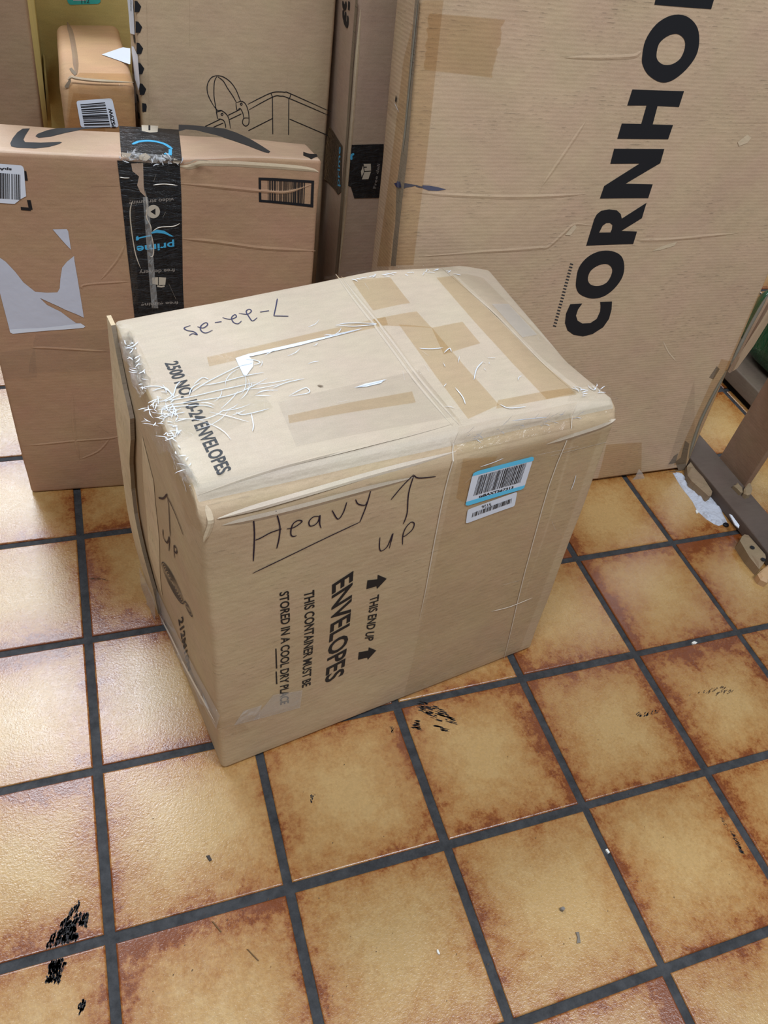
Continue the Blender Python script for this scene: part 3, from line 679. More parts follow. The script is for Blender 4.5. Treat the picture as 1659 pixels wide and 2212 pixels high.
strokes('tape_wrinkle', AF, [d2(l) for l in ([(1020, 520), (1060, 528), (1108, 528)], [(1305, 588), (1400, 580), (1515, 592)], [(1300, 985), (1360, 950), (1480, 940), (1535, 915)], [(1240, 640), (1255, 760), (1250, 860), (1285, 940), (1290, 1000)],
    [(1390, 860), (1415, 815)], [(1290, 1000), (1310, 1120), (1305, 1190), (1280, 1200)], [(1130, 720), (1110, 850), (1150, 1150), (1200, 1300)], [(1440, 1430), (1500, 1560)], [(1330, 500), (1310, 560)])], .007, WRINKLE_WARM, af_, off=.0055, raise_=.003)
patch('crumpled_tape', AF, d2([(1015, 395), (1545, 415), (1500, 345), (1010, 300)]), TAPE_CRUMPLE, amz, off=.008, nx=22, ny=5, jit=.022, seed=15)
glints(AF, d2([(1020, 395), (1545, 415), (1500, 340), (1010, 300)]), 34, .05, .008, 21, amz, off=.016)
patch('crumpled_tape', AF, d2([(1030, 375), (1540, 405), (1420, 330), (1100, 300)]), TAPE_MILKY, amz, off=.006, nx=16, ny=4, jit=.02, seed=16)
decals('tape_flake', AF, [d2([(1180, 330), (1240, 305), (1285, 340), (1250, 372), (1190, 362)]), d2([(1480, 350), (1545, 375), (1520, 400), (1475, 385)]), d2([(1035, 300), (1120, 310), (1100, 345), (1040, 340)])], WRINKLE_WARM, amz, off=.02)
decals('printed_barcode', AF, [[d3([(822, 613), (1376, 645), (1367, 911), (827, 856)]), d3([(846, 640), (1348, 668), (1340, 880), (850, 834)])]], INK, amz, off=.0025)
barcode('printed_barcode', AF, d3([(917, 845), (1276, 884), (1284, 664), (915, 642)]), 24, INK, amz, off=.0026, seed=21)
strokes('printed_mark', AF, [d2([(178, 790), (262, 797)]), d2([(246, 718), (263, 800)]), d2([(208, 470), (222, 552)])], .02, INK, amz, off=.0025, smooth=False)
la = decal('barcode_label', AF, d2([(-70, 402), (180, 422), (196, 432), (205, 455), (223, 685), (180, 707), (125, 750), (-70, 738)]), PAPER, amz, off=.004)
barcode('barcode', AF, d2([(-60, 700), (175, 715), (172, 500), (-60, 480)]), 19, INK, la, off=.005, seed=31)
text('label_text', AF, 'spA', d2([(100, 440), (-12, 430), (-10, 462), (101, 470)]), INK, la, off=.005, bold=.03)
rem = decals('paper_remnant', AF, [d2([(-30, 1200), (0, 1210), (50, 1245), (130, 1330), (200, 1420), (300, 1500), (400, 1508), (490, 1505), (510, 1470), (515, 1390), (530, 1295), (570, 1245), (632, 1195), (636, 1240), (680, 1500), (716, 1722), (660, 1695), (560, 1655), (500, 1625), (340, 1553),
     (400, 1612), (520, 1672), (590, 1725), (650, 1768), (690, 1770), (728, 1795), (712, 1808), (400, 1832), (110, 1858), (88, 1848), (0, 1510), (-30, 1400)]),
    d2([(450, 968), (570, 966), (582, 985), (606, 1142), (570, 1105), (520, 1050)])], PAPER_GREY, amz, off=.003)
rem['label'] = 'torn white shipping label'
decal('label_edge', AF, d2([(80, 1822), (400, 1805), (650, 1775), (690, 1770), (728, 1795), (712, 1808), (400, 1832), (110, 1858), (88, 1848)]), PAPER, rem, off=.0036)
patch('packing_tape', AF, [(60, 805), (255, 798), (250, 708), (75, 722)], TAPE_DULL, amz, off=.0025, jag=.01)
patch('packing_tape', AF, [(0, 760), (75, 752), (80, 815), (0, 820)][::-1], TAPE_DULL, amz, off=.002)
strokes('crease', AF, [d3(l) for l in ([(22, 675), (300, 695), (700, 735), (950, 755), (1080, 760), (1200, 735), (1370, 675)], [(60, 1225), (400, 1255), (900, 1320), (1390, 1345)])], .03, K_AMZ, amz, off=.001, raise_=0.0039)
strokes('crease', AF, [d2([(780, 605), (1015, 598)]), d2([(780, 1075), (1065, 1068)]), d2([(700, 1480), (740, 1440), (1110, 1415)]), d2([(860, 1400), (1000, 1230), (1065, 1100)])], .02, K_AMZ, amz, off=.001, raise_=0.0026)
strokes('crease', AF, [crop(l, 0, 640, 4.609) for l in ([(220, 1490), (500, 1465), (740, 1440), (1080, 1415), (1230, 1380)], [(720, 960), (740, 1350), (790, 1620)], [(800, 1620), (980, 1540), (1090, 1420)], [(640, 1780), (800, 1620)], [(300, 510), (600, 520), (1100, 550)], [(975, 1290), (1090, 1370)])], .025, K_AMZ, amz, off=.001, raise_=0.0033)
strokes('crease', AF, [d3(l) for l in ([(25, 500), (120, 510), (200, 490), (300, 470), (800, 490), (1300, 530), (1420, 560)],)], .035, K_CREASE, amz, off=.0012, raise_=0.0046)
strokes('torn_edge', AT, [d3([(80, 480), (150, 470), (200, 447), (330, 455)])], .014, K_RAW, amz, off=.004)

# ------------------------------------------------------------------ large leaning box (CORNHO...)
q0, q1 = on_floor(1285, 1042), on_floor(1480, 1015); ec = (q1 - q0).normalized(); bc = V((-ec.y, ec.x, 0))
c0 = q0 - ec * 2.34; LEAN = .125; TH = .40; HC = 5.4
upc = (V((0, 0, 1)) + bc * LEAN).normalized(); bk = (bc - V((0, 0, 1)) * LEAN).normalized()
fl, fr = c0 + V((0, 0, .0)), c0 + ec * 3.41
KC = [fl, fr, fr + bk * TH, fl + bk * TH]; KC = [q + V((0, 0, TH * LEAN * .5)) for q in KC]
KC = KC + [q + upc * HC for q in KC]
KC[2].z = max(KC[2].z, .0); KC[3].z = max(KC[3].z, .0)
WC = mkwarp(.012, 1.1, 5.7)
corn = thing('game_carton', 'huge flat brown box with big black lettering leaning behind the taped carton', 'cardboard box', V((4.0, 0.05, 0)))
hexbox('carton_body', KC, K_CORN, corn, r=.035, step=.08, warp=WC)
fc_ = faces_of(KC, WC); CF, CL = fc_['front'], fc_['left']
h1 = lambda P: crop(P, 900, 0, 2.186)
decal('printed_letter', CF, h1([(1122, 22), (1390, 43), (1420, -60), (1440, -190), (1370, -195), (1345, -48), (1140, -62)]), INK, corn)
def sm(P): 
    Q = [V(p) for p in P]; n = len(Q); out = []
    for i in range(n):
        a, b, c, d = Q[i - 1], Q[i], Q[(i + 1) % n], Q[(i + 2) % n]
        for k in range(4):
            t = k / 4; out.append(tuple(.5 * ((2 * b) + (c - a) * t + (2 * a - 5 * b + 4 * c - d) * t * t + (3 * b - a - 3 * c + d) * t ** 3)))
    return out
decal('printed_letter', CF, [h1(sm([(1064, 270), (1080, 190), (1130, 115), (1200, 73), (1270, 75), (1320, 120), (1334, 185), (1320, 260), (1270, 330), (1205, 380), (1150, 388), (1095, 355), (1068, 310)])), h1(sm([(1132, 255), (1145, 205), (1185, 170), (1230, 160), (1262, 185), (1266, 225), (1245, 275), (1205, 303), (1165, 305), (1138, 285)]))], INK, corn)
decal('printed_letter', CF, h1([(1018, 422), (1262, 430), (1238, 505), (1137, 500), (1114, 587), (1210, 590), (1187, 657), (947, 655), (968, 583), (1060, 585), (1085, 498), (994, 498)]), INK, corn)
decal('printed_letter', CF, h1([(932, 702), (1169, 703), (1150, 770), (986, 867), (1114, 870), (1093, 935), (865, 937), (885, 878), (1052, 772), (914, 773)]), INK, corn)
decal('printed_letter', CF, [h1([(800, 1160), (838, 1035), (850, 1012), (870, 995), (908, 988), (945, 993), (963, 1010), (968, 1032), (1085, 957), (1063, 1030), (966, 1090), (1040, 1093), (1022, 1152)]), h1([(861, 1098), (878, 1065), (895, 1053), (912, 1052), (924, 1062), (922, 1080), (915, 1097)])], INK, corn)
decal('printed_letter', CF, [h1(sm([(752, 1330), (765, 1265), (805, 1215), (860, 1187), (920, 1185), (965, 1208), (980, 1255), (970, 1310), (930, 1365), (880, 1400), (825, 1409), (775, 1392), (755, 1365)])), h1(sm([(808, 1315), (822, 1278), (860, 1252), (900, 1247), (922, 1268), (918, 1300), (895, 1335), (855, 1350), (820, 1342)]))], INK, corn)
decal('printed_letter', CF, h1([(725, 1436), (782, 1432), (762, 1460), (752, 1490), (760, 1514), (782, 1527), (820, 1525), (850, 1505), (866, 1470), (868, 1445), (866, 1425), (922, 1423), (920, 1460), (908, 1505), (880, 1545), (830, 1577), (785, 1588), (740, 1580), (712, 1560), (700, 1525), (705, 1480)]), INK, corn)
decals('printed_stamp', CF, [h1([(730 - 9 + 4 - i * 4.0, 1242 + i * 14.6), (730 + 9 - i * 4.0, 1246 + i * 14.6), (730 + 8 - i * 4.0, 1252 + i * 14.6), (730 - 11 + 4 - i * 4.0, 1248 + i * 14.6)]) for i in range(21)], INK_GREY, corn)
decal('ink_smear', CF, [(857, 391), (872, 395), (890, 398), (902, 400), (890, 403), (878, 405), (866, 409), (858, 404)], SMEAR, corn)
decal('ink_smear', CF, [(912, 400), (928, 401), (945, 404), (964, 409), (945, 412), (925, 411), (914, 407)], SMEAR, corn)
strokes('ink_smear', CF, [[(898, 401), (908, 404), (918, 404)]], .01, SMEAR, corn)
patch('packing_tape', CF, [(850, 572), (893, 572), (958, 0), (906, 0)], TAPE_BROWN, corn, off=.0026)
patch('packing_tape', CF, [(915, 150), (1062, 167), (1088, 42), (925, 28)], TAPE_BROWN, corn, off=.0032, jag=.012, ny=14)
patch('packing_tape', CF, [(1290, 1038), (1385, 1022), (1386, 955), (1310, 960)], TAPE_BROWN, corn, off=.0026)
patch('packing_tape', CF, [(1478, 1000), (1500, 935), (1500, 820), (1440, 1010)], TAPE_DULL, corn, off=.0026)
patch('packing_tape', CF, [(1565, 800), (1575, 805), (1659, 650), (1640, 630)], TAPE_BROWN, corn, off=.0026)
strokes('crease', CF, [h1(l) for l in ([(10, 1212), (300, 1190), (560, 1172), (620, 1165), (690, 1105), (745, 1060), (820, 1065)], [(1040, 1135), (1200, 1130), (1520, 1100)], [(0, 910), (400, 930), (800, 915)], [(700, 272), (1000, 268), (1060, 240)], [(1250, 580), (1659, 580)], [(590, 880), (700, 720), (800, 570)], [(500, 1030), (590, 890)])], .03, K_CORN, corn, off=.001, raise_=0.0039)
decals('torn_patch', CF, [h1([(1515, 670), (1560, 635), (1580, 650), (1560, 675), (1520, 690)]), h1([(1110, 1185), (1160, 1160), (1230, 1140), (1215, 1160), (1150, 1180)]), h1([(700, 1110), (745, 1055), (755, 1075), (725, 1110)])], K_CREASE, corn, off=.003)
strokes('crease', CF, [crop([(610, 460), (650, 540), (705, 605)], 1250, 600, 3.352)], .012, K_CREASE, corn, off=.001, raise_=0.0016)
decals('edge_scuff', CF, [crop(l, 1250, 600, 3.352) for l in ([(945, 720), (1000, 640), (1020, 660), (975, 735)], [(620, 1410), (720, 1390), (700, 1330), (740, 1300), (770, 1180), (800, 1200), (770, 1390)], [(690, 1290), (720, 1270), (700, 1340), (650, 1350)])], K_RAW, corn, off=.002)
strokes('torn_edge', CF, [[(1488, 990), (1515, 905), (1570, 798)], [(1580, 785), (1620, 705), (1659, 635)]], .045, FRAY, corn, off=.002, raise_=.002)
patch('packing_tape', CF, [(1455, 1005), (1486, 1000), (1580, 780), (1558, 775)], TAPE_BROWN, corn, off=.0032)
# left side panel: tape band, frayed grey corner
patch('packing_tape', CL, [(815, 575), (850, 575), (905, 0), (872, 130)], TAPE_BROWN, corn, off=.0026)
patch('packing_tape', CL, [(835, 240), (880, 300), (905, 0), (850, 0)], TAPE_CLEAR, corn, off=.0034, seed=17)
decals('torn_edge', CL, [[(845, 575), (856, 575), (866, 470), (882, 330), (893, 180), (908, 0), (898, 0), (888, 120), (874, 280), (858, 400), (855, 480)]], K_RAW, corn, off=.004)
strokes('torn_edge', CL, [[(905, 0), (885, 200), (872, 330)], [(868, 360), (860, 460)], [(852, 500), (848, 570)]], .02, FRAY, corn, off=.006, raise_=.004)
decals('torn_hole', CL, [[(854, 222), (858, 230), (864, 243), (860, 236), (856, 228)]], PAPER, corn, off=.006)
decals('torn_hole', CL, [[(857, 205), (859, 213), (857, 222), (855, 218)]], INK, corn, off=.006)
decals('printed_mark', CL, [[(853, 396), (866, 392), (869, 405), (858, 404)]], PEN_BLUE, corn, off=.007)
# loose side flap at the right edge
def leaf(name, pts_px, plane_p, plane_n, th, m, parent, label=None, base=None):
    P = [on_plane(u, v, plane_p, plane_n) for u, v in pts_px]; n = len(P); N_ = plane_n.normalized()
    vs = P + [q + N_ * th for q in P]
    ff = [tuple(range(n))[::-1], tuple(range(n, 2 * n))] + [(i, (i + 1) % n, n + (i + 1) % n, n + i) for i in range(n)]
    cen = sum(P, V((0, 0, 0))) / n
    o = mesh_obj(name, vs, ff, m, parent, uvs=[(q.x, q.y) for q in vs], base=(None if parent else base or V((cen.x, cen.y, min(q.z for q in vs)))))
    bm = bmesh.new(); bm.from_mesh(o.data); bmesh.ops.recalc_face_normals(bm, faces=bm.faces); bm.to_mesh(o.data); bm.free()
    if label: o['label'] = label
    return o
leaf('side_flap', [(1572, 803), (1590, 790), (1640, 712), (1690, 630), (1690, 560), (1659, 640)], fr + bk * .22, -bk, .03, K_NARROW, corn)
leaf('side_flap', [(1581, 799), (1590, 793), (1625, 745), (1690, 640), (1690, 618), (1640, 700), (1595, 770)], fr + bk * .12, -bk, .02, K_CORN, corn)
leaf('plastic_scrap', [(1362, 1040), (1372, 1030), (1380, 1012), (1388, 1022), (1395, 1040), (1384, 1043), (1380, 1054), (1374, 1040)], q0 - bc * .03, -bc, .008, TAPE_MILKY, corn)

# ------------------------------------------------------------------ boxes standing behind
def upright(name, label, x0, x1, y0, y1, h, m, r=.03, warp=None, x0t=None, x1t=None):
    K = [V((x0, y0, 0)), V((x1, y0, 0)), V((x1, y1, 0)), V((x0, y1, 0))]; dx = V(((x0t - x0) if x0t is not None else 0, 0, h))
    K = K + [q + dx for q in K]
    if x1t is not None: K[5].x = K[6].x = x1t
    t = thing(name, label, 'cardboard box', V(((x0 + x1) / 2, (y0 + y1) / 2, 0)))
    hexbox('carton_body', K, m, t, r=r, step=.12, warp=warp)
    return t, faces_of(K, warp)
# tall box with the tote drawing
tote, ft = upright('tall_carton', 'tall grey-brown box with a line drawing of a strap-handled tote', .735, 2.14, 1.2, 1.72, 4.4, K_TOTE, warp=mkwarp(.01, 1.2, 2.2), x0t=.838, x1t=2.065)
g1 = lambda P: crop(P, 220, 0, 3.318)
TF, TL = ft['front'], ft['left']
decals('printed_hexagon', TF, [g1([(x - 6, y - 44), (x + 14, y - 40), (x + 42, y - 2), (x + 28, y + 38), (x - 6, y + 40)]) for x, y in ((240, 48), (247, 195), (254, 348), (262, 492), (276, 640))] +
    [g1([(288, 738), (316, 742), (322, 760), (318, 800), (290, 800)])], INK, tote)
decals('printed_hexagon', TL, [g1(l) for l in ([(226, 250), (240, 255), (243, 320), (232, 300)], [(250, 670), (262, 680), (268, 735), (256, 720)], [(260, 800), (272, 812), (276, 850), (264, 850)])], INK, tote, off=.003)
tlab = decals('paper_label', TL, [g1([(186, -20), (226, -20), (240, 248), (208, 240)]), g1([(218, 332), (232, 335), (262, 400), (276, 600), (268, 650), (240, 560), (228, 440)])], PAPER, tote, off=.004)
text('label_text', TL, 'in China', g1([(207, -30), (212, 78), (222, 78), (217, -30)]), INK_GREY, tlab, off=.006)
L1 = [[(825, 540), (785, 555), (758, 600), (755, 650), (770, 700), (800, 755)], [(825, 545), (808, 580), (803, 640), (805, 700), (815, 760), (830, 850)],
      [(825, 540), (870, 550), (920, 585), (960, 640), (985, 700), (995, 725)], [(830, 548), (870, 580), (900, 630), (940, 690), (965, 735)],
      [(965, 735), (1000, 725), (1030, 745), (1050, 800), (1055, 860), (1050, 890), (1030, 902), (1010, 885), (1010, 860), (1022, 845), (1055, 845)], [(960, 735), (970, 790), (990, 775), (1010, 810), (1018, 850)],
      [(1008, 745), (1000, 753), (992, 745), (1000, 737), (1008, 745)], [(800, 755), (830, 790), (855, 790), (890, 815), (910, 850), (922, 920)], [(835, 850), (870, 860), (885, 890), (888, 915)], [(820, 800), (830, 850)], [(820, 802), (855, 792)],
      [(870, 818), (862, 826), (854, 818), (862, 810), (870, 818)], [(740, 905), (855, 850)], [(905, 825), (990, 783)], [(1045, 747), (1130, 703), (1205, 668), (1250, 658), (1310, 660), (1355, 672), (1640, 800)],
      [(800, 910), (870, 880)], [(915, 855), (1000, 815)], [(1055, 785), (1222, 695), (1280, 688), (1345, 705), (1635, 830)], [(1222, 690), (1225, 960)], [(1340, 700), (1338, 965)], [(1212, 668), (1225, 700)], [(1355, 672), (1345, 705)],
      [(1050, 935), (1222, 848)], [(1345, 852), (1620, 970)]]
strokes('printed_drawing', TF, [g1(l) for l in L1], .0055, INK, tote)
strokes('crease', TF, [g1([(628, 0), (630, 330)]), g1([(1355, 0), (1325, 640)]), g1([(320, 0), (340, 880)])], .02, K_TOTE, tote, off=.001, raise_=0.0026)
# narrow tall box, corner towards us
nar, fn = upright('narrow_carton', 'narrow tall grey-brown box with black tape around its corner', 2.225, 2.95, .86, 1.75, 4.4, K_NARROW, warp=mkwarp(.008, 1.2, 4.9), x0t=2.09)
NF, NL = fn['front'], fn['left']
n1 = lambda P: crop(P, 690, 280, 6.504)
nf_ = decal('black_tape', NF, n1([(418, 205), (470, 212), (900, 200), (900, 950), (800, 955), (488, 962), (440, 800), (388, 780)]), BLACK_TAPE, nar, off=.004)
nl_ = decal('black_tape', NL, n1([(150, -60), (200, 20), (270, 140), (330, 230), (312, 870), (268, 912), (200, 820), (75, 690), (100, 200)]), BLACK_TAPE, nar, off=.004)
text('tape_print', NL, 'prime', n1([(308, 800), (322, 250), (278, 230), (255, 790)]), BLUEINK, nl_, off=.006, bold=.01)
strokes('tape_print', NF, [n1([(448, 420), (445, 370), (460, 345), (485, 340)])], .016, BLUEINK, nf_, off=.006)
decals('tape_print', NF, [n1([(618, 476), (718, 474), (722, 572), (632, 578)]), n1([(630, 590), (722, 584), (685, 690), (594, 694)]), n1([(610, 500), (622, 590), (590, 660), (580, 585)])], OFFWHITE, nf_, off=.006)
decal('tape_print', NF, n1([(622, 515), (662, 515), (662, 530), (622, 530)]), INK, nf_, off=.0065)
text('tape_print', NF, 'Free deli', n1([(790, 822), (850, 480), (810, 470), (750, 822)]), SMOKE, nf_, off=.006, bold=.01)
decals('torn_edge', NL, [[(769, 0), (774, 0), (752, 300), (744, 420), (729, 590), (724, 590), (738, 420), (748, 300), (757, 150)]], K_RAW, nar, off=.004)
strokes('torn_edge', NF, [[(779, 20), (768, 160), (757, 300), (746, 430), (732, 590)]], .03, K_CREASE, nar, off=.002, raise_=.008)
m1_ = lambda P: crop(P, 680, 0, 5.925)
strokes('printed_mark', NL, [m1_([(372, 20), (368, 60), (385, 95), (400, 80), (405, 20)]), m1_([(370, 130), (372, 210), (395, 240), (400, 150)]), m1_([(445, 20), (440, 130)]), m1_([(375, 250), (420, 320), (430, 200)])], .035, INK, nar, off=.004)
# small box with the barcode sticker
def sm_extra(P):
    return P
KS = [V((.30, 1.15, 0)), V((.69, 1.15, 0)), V((.69, 2.3, 0)), V((.30, 2.3, 0))]
KS = KS + [V((.315, 1.16, 2.945)), V((.772, 1.15, 2.96)), V((.772, 2.33, 2.96)), V((.335, 2.29, 2.955))]
WS = mkwarp(.01, 1.5, 9.1)
smb = thing('small_carton', 'smaller light brown box with a barcode sticker, between the olive and tote boxes', 'cardboard box', V((.53, 1.7, 0)))
hexbox('carton_body', KS, K_SMALL, smb, r=.05, step=.07, warp=WS)
fs_ = faces_of(KS, WS); SF, ST = fs_['front'], fs_['top']
s1 = decal('barcode_label', SF, rounded(d1([(690, 1085), (1015, 1085), (955, 835), (650, 858)]), .1), PAPER, smb, off=.004)
barcode('barcode', SF, d1([(895, 870), (942, 1082), (722, 1085), (685, 888)]), 15, INK, s1, off=.0055, seed=41)
text('label_text', SF, 'P5Z9W', d1([(990, 1085), (955, 918), (922, 925), (955, 1085)]), INK, s1, off=.0055, bold=.03)
decal('paper_label', ST, d1([(868, 470), (1050, 408), (1112, 418), (1112, 552), (1100, 552)]), PAPER, smb, off=.004)
patch('packing_tape', ST, [(160, 172), (290, 180), (290, 160), (172, 158)], TAPE_BROWN, smb, off=.003)
patch('packing_tape', SF, [(172, 210), (295, 222), (292, 180), (165, 172)], TAPE_CLEAR, smb, off=.004, nx=10, ny=4, jit=.006, seed=18)
patch('packing_tape', SF, [(208, 182), (270, 190), (262, 176), (212, 172)], TAPE_CRUMPLE, smb, off=.006, nx=8, ny=3, jit=.012, seed=19)
patch('packing_tape', SF, [(140, 300), (300, 300), (293, 184), (150, 178)], TAPE_BROWN, smb, off=.0025)  # amber tape, spread over the whole front partly to darken it as shade
patch('packing_tape', SF, [(140, 300), (230, 300), (215, 205), (158, 200)], TAPE_BROWN, smb, off=.0030)
decals('torn_edge', ST, [d1([(592, 590), (612, 582), (655, 630), (640, 650), (612, 622)])], K_RAW, smb, off=.004)
decals('torn_edge', SF, [d1([(550, 735), (580, 690), (600, 655), (606, 690), (585, 745), (560, 750)])], K_RAW, smb, off=.004)
strokes('torn_edge', SF, [d1([(575, 680), (610, 655), (650, 665), (760, 680), (900, 690), (1140, 700)])], .02, K_CREASE, smb, off=.006, raise_=.006)
strokes('crease', ST, [d1([(575, 190), (610, 300), (640, 480), (655, 640)])], .035, K_DARK, smb, off=.0015, raise_=0.0046)
# olive box and the dark one beside it
olv, fo = upright('flat_olive_carton', 'tall olive-tan box with a teal sticker, behind the small taped box', .03, 1.6, 2.5, 2.9, 4.3, K_OLIVE, x0t=.19, r=.02, warp=mkwarp(.006, 1.2, 1.4))
OF = fo['front']
leaf('edge_flange', [(55, -5), (72, -5), (87, 120), (104, 275), (92, 275), (75, 130)], V((0, 1.93, 0)), V((0, -1, 0)), -.56, K_OLIVE, olv)
leaf('edge_flange', [(104, 275), (112, 275), (100, 165), (96, 160)], V((0, 2.05, 0)), V((0, -1, 0)), -.44, K_OLIVE, olv)
tl_ = decal('paper_sticker', OF, [(145, 0), (147, 6), (152, 10), (212, 8), (217, 4), (216, -30), (142, -30)], TEAL, olv, off=.004)
decal('sticker_band', OF, [(158, -6), (186, -6), (186, 1), (158, 1)], PAPER, tl_, off=.006)
text('label_text', OF, '112', [(176, 7), (193, 6), (193, -4), (176, -3)], INK_GREY, tl_, off=.006)
drk, fd = upright('dark_carton', 'plain dark brown box at the far left edge, beside the olive box', -.30, .066, 1.5, 1.88, 4.3, K_DARK, x0t=-.14, r=.02, warp=mkwarp(.006, 1.2, 6.4))

# ------------------------------------------------------------------ right: batten on the floor and what stands behind it
WOOD = kraft('weathered_wood', srgb(98, 84, 74), stripe=.3, flute=.03, rough=.7, blotch=.22, seed=21)
WOOD_PALE = kraft('split_pale_wood', srgb(150, 128, 100), stripe=.3, flute=.02, rough=.75, blotch=.2, seed=22)
K_POST = kraft('brown_upright', srgb(150, 120, 96), stripe=0, blotch=.08, seed=24)
WOOD_GREY = kraft('grey_wood', srgb(100, 86, 72), stripe=.2, flute=.03, rough=.75, blotch=.15, seed=23)
def beam(name, K, m, r, label, cat, step=.08, warp=None):
    base = V((sum(q.x for q in K) / 8, sum(q.y for q in K) / 8, min(q.z for q in K)))
    t = thing('tmp', label, cat, base); o = hexbox(name, K, m, t, r=r, step=step, warp=warp)
    o.parent = None; o.location = t.location; bpy.data.objects.remove(t)
    tag(o, label, cat); return o
def box8(x0, x1, y0, y1, z0, z1):
    q = [V((x0, y0, z0)), V((x1, y0, z0)), V((x1, y1, z0)), V((x0, y1, z0))]; return q + [p + V((0, 0, z1 - z0)) for p in q]
beam('floor_batten', box8(5.735, 6.065, -2.4, .75, 0, .125), WOOD, .015, 'dark weathered wooden batten fixed across the tiles at the right', 'wood strip', warp=mkwarp(.012, 2.2, 3.3))
beam('upright_board', box8(6.12, 6.185, -.53, -.10, 0, 4.6), K_POST, .012, 'narrow brown upright board standing behind the dark batten', 'board', step=.1)
beam('low_plank', box8(7.0, 8.6, -.3, 1.7, .10, .30), WOOD_GREY, .02, 'grey wooden plank raised off the tiles, under the green plastic bag', 'plank')
beam('plank_gap_shade', box8(7.07, 8.5, -.25, 1.6, 0, .10), plain('painted_gap_shade', srgb(24, 20, 17), .9, .1, .3, 40), .01, 'near-black filler painted as the shadow under the grey plank', 'shadow filler')  # added so the gap below the plank reads as black shadow
def bag():
    g = N('glossy_green_plastic'); t = g.n('ShaderNodeTexCoord').outputs['Object']
    h = g.noise(g.mapping(t, (1, 5, 2)), 7, 4, .6, 1.4)
    m = g.done(g.bsdf(g.ramp(g.noise(t, 9, 3), [(.3, srgb(4, 34, 20)), (.7, srgb(8, 78, 46))]), .22, g.bump(h, .45, .02), .5))
    bm = bmesh.new(); bmesh.ops.create_uvsphere(bm, u_segments=48, v_segments=32, radius=1)
    c = V((7.85, .65, .30)); vs = []
    for v in bm.verts:
        p = v.co.copy(); p = V([math.copysign(abs(x) ** .55, x) for x in p])
        q = V((p.x * .72, p.y * .95, (p.z + 1) * .42))
        q += noise.noise_vector(q * 3 + V((4, 4, 4))) * .05 * min(1, q.z * 5) + V((0, 0, .03 * math.sin(q.y * 22 + q.x * 5))) * min(1, q.z * 3)
        q.z = max(q.z, 0.0)
        vs.append(c + q)
    ff = [[v.index for v in f.verts] for f in bm.faces]; bm.free()
    o = mesh_obj('green_plastic_bag', vs, ff, m, None, smooth=True, base=c)
    tag(o, 'shiny dark green plastic bag lying on the grey plank at the right edge', 'plastic bag')
bag()
# debris along the batten
def chunk(name, pts_px, z, th, m, label, cat, group=None, seed=0, pit=None):
    """a splinter or block lying on the floor: outline in the photo, real thickness"""
    rnd = random.Random(seed); P = [on_floor(u, v, z + th) for u, v in pts_px]; c = sum(P, V((0, 0, 0))) / len(P); c.z = z
    n = len(P); top = [q + V((0, 0, rnd.uniform(-.25, .05) * th)) for q in P]; inner = [c + (q - c) * .72 + V((0, 0, th * rnd.uniform(.0, .25))) for q in P]
    for q in inner: q.z = z + th * rnd.uniform(.92, 1.12)
    bot = [V((q.x, q.y, z)) for q in P]
    vs = bot + top + inner
    ff = [tuple(range(n))[::-1]] + [(i, (i + 1) % n, n + (i + 1) % n, n + i) for i in range(n)] + [(n + i, n + (i + 1) % n, 2 * n + (i + 1) % n, 2 * n + i) for i in range(n)] + [tuple(range(2 * n, 3 * n))]
    o = mesh_obj(name, vs, ff, m, None, uvs=[(q.x, q.y) for q in vs], base=c)
    bm = bmesh.new(); bm.from_mesh(o.data); bmesh.ops.recalc_face_normals(bm, faces=bm.faces); bmesh.ops.triangulate(bm, faces=[f for f in bm.faces if len(f.verts) > 4]); bm.to_mesh(o.data); bm.free()
    tag(o, label, cat, group); return o
k1 = lambda P: crop(P, 1440, 900, 6.146)
chunk('wood_splinter', k1([(280, 640), (320, 605), (370, 620), (580, 920), (612, 985), (600, 1035), (560, 1050), (330, 850), (290, 760)]), 0, .09, WOOD_PALE, 'thick split wood wedge lying against the dark batten near the lettered box', 'wood scrap', seed=1)
blk = chunk('wood_block', k1([(970, 1650), (1000, 1590), (1050, 1540), (1100, 1550), (1310, 1830), (1320, 1870), (1290, 1950), (1240, 2010), (1100, 1850)]), 0, .10, WOOD_PALE, 'grey-brown wooden block with two dark nail holes beside the batten', 'wood scrap', seed=2)
for hx, hy in ((1140, 1735), (1285, 1895)):
    c_ = on_floor(*k1([(hx, hy)])[0], .112); n_ = 10
    mesh_obj('nail_hole', [c_ + V((math.cos(i * 2 * math.pi / n_) * .022, math.sin(i * 2 * math.pi / n_) * .022, 0)) for i in range(n_)], [tuple(range(n_))], INK, blk)
chunk('cardboard_scrap', k1([(1215, 2080), (1290, 2010), (1346, 1960), (1400, 1990), (1400, 2130), (1346, 2190), (1260, 2150)]), 0, .08, K_SMALL, 'pale cardboard scrap at the right edge past the grey block', 'scrap', seed=3)
chunk('wood_splinter', k1([(890, 910), (920, 895), (945, 870), (975, 900), (1010, 930), (1015, 1000), (985, 1010), (940, 960)]), .125, .04, WOOD_PALE, 'small splintered wood bits on top of the batten by the upright board', 'wood scrap', seed=4)
chunk('wood_splinter', k1([(1030, 960), (1080, 890), (1110, 880), (1140, 960), (1120, 1030), (1070, 1045), (1030, 1010)]), .125, .05, WOOD_PALE, 'torn chip at the foot of the upright board', 'wood scrap', seed=5)
chunk('paper_scrap', k1([(835, 1290), (870, 1310), (968, 1440), (962, 1475), (910, 1430)]), .10, .012, PAPER, 'white pointed paper scrap lying on the side of the batten', 'paper scrap', seed=6)
PLASTER = plain('white_plaster_dust', srgb(196, 199, 208), .9, .1, .9, 70)
pl = None
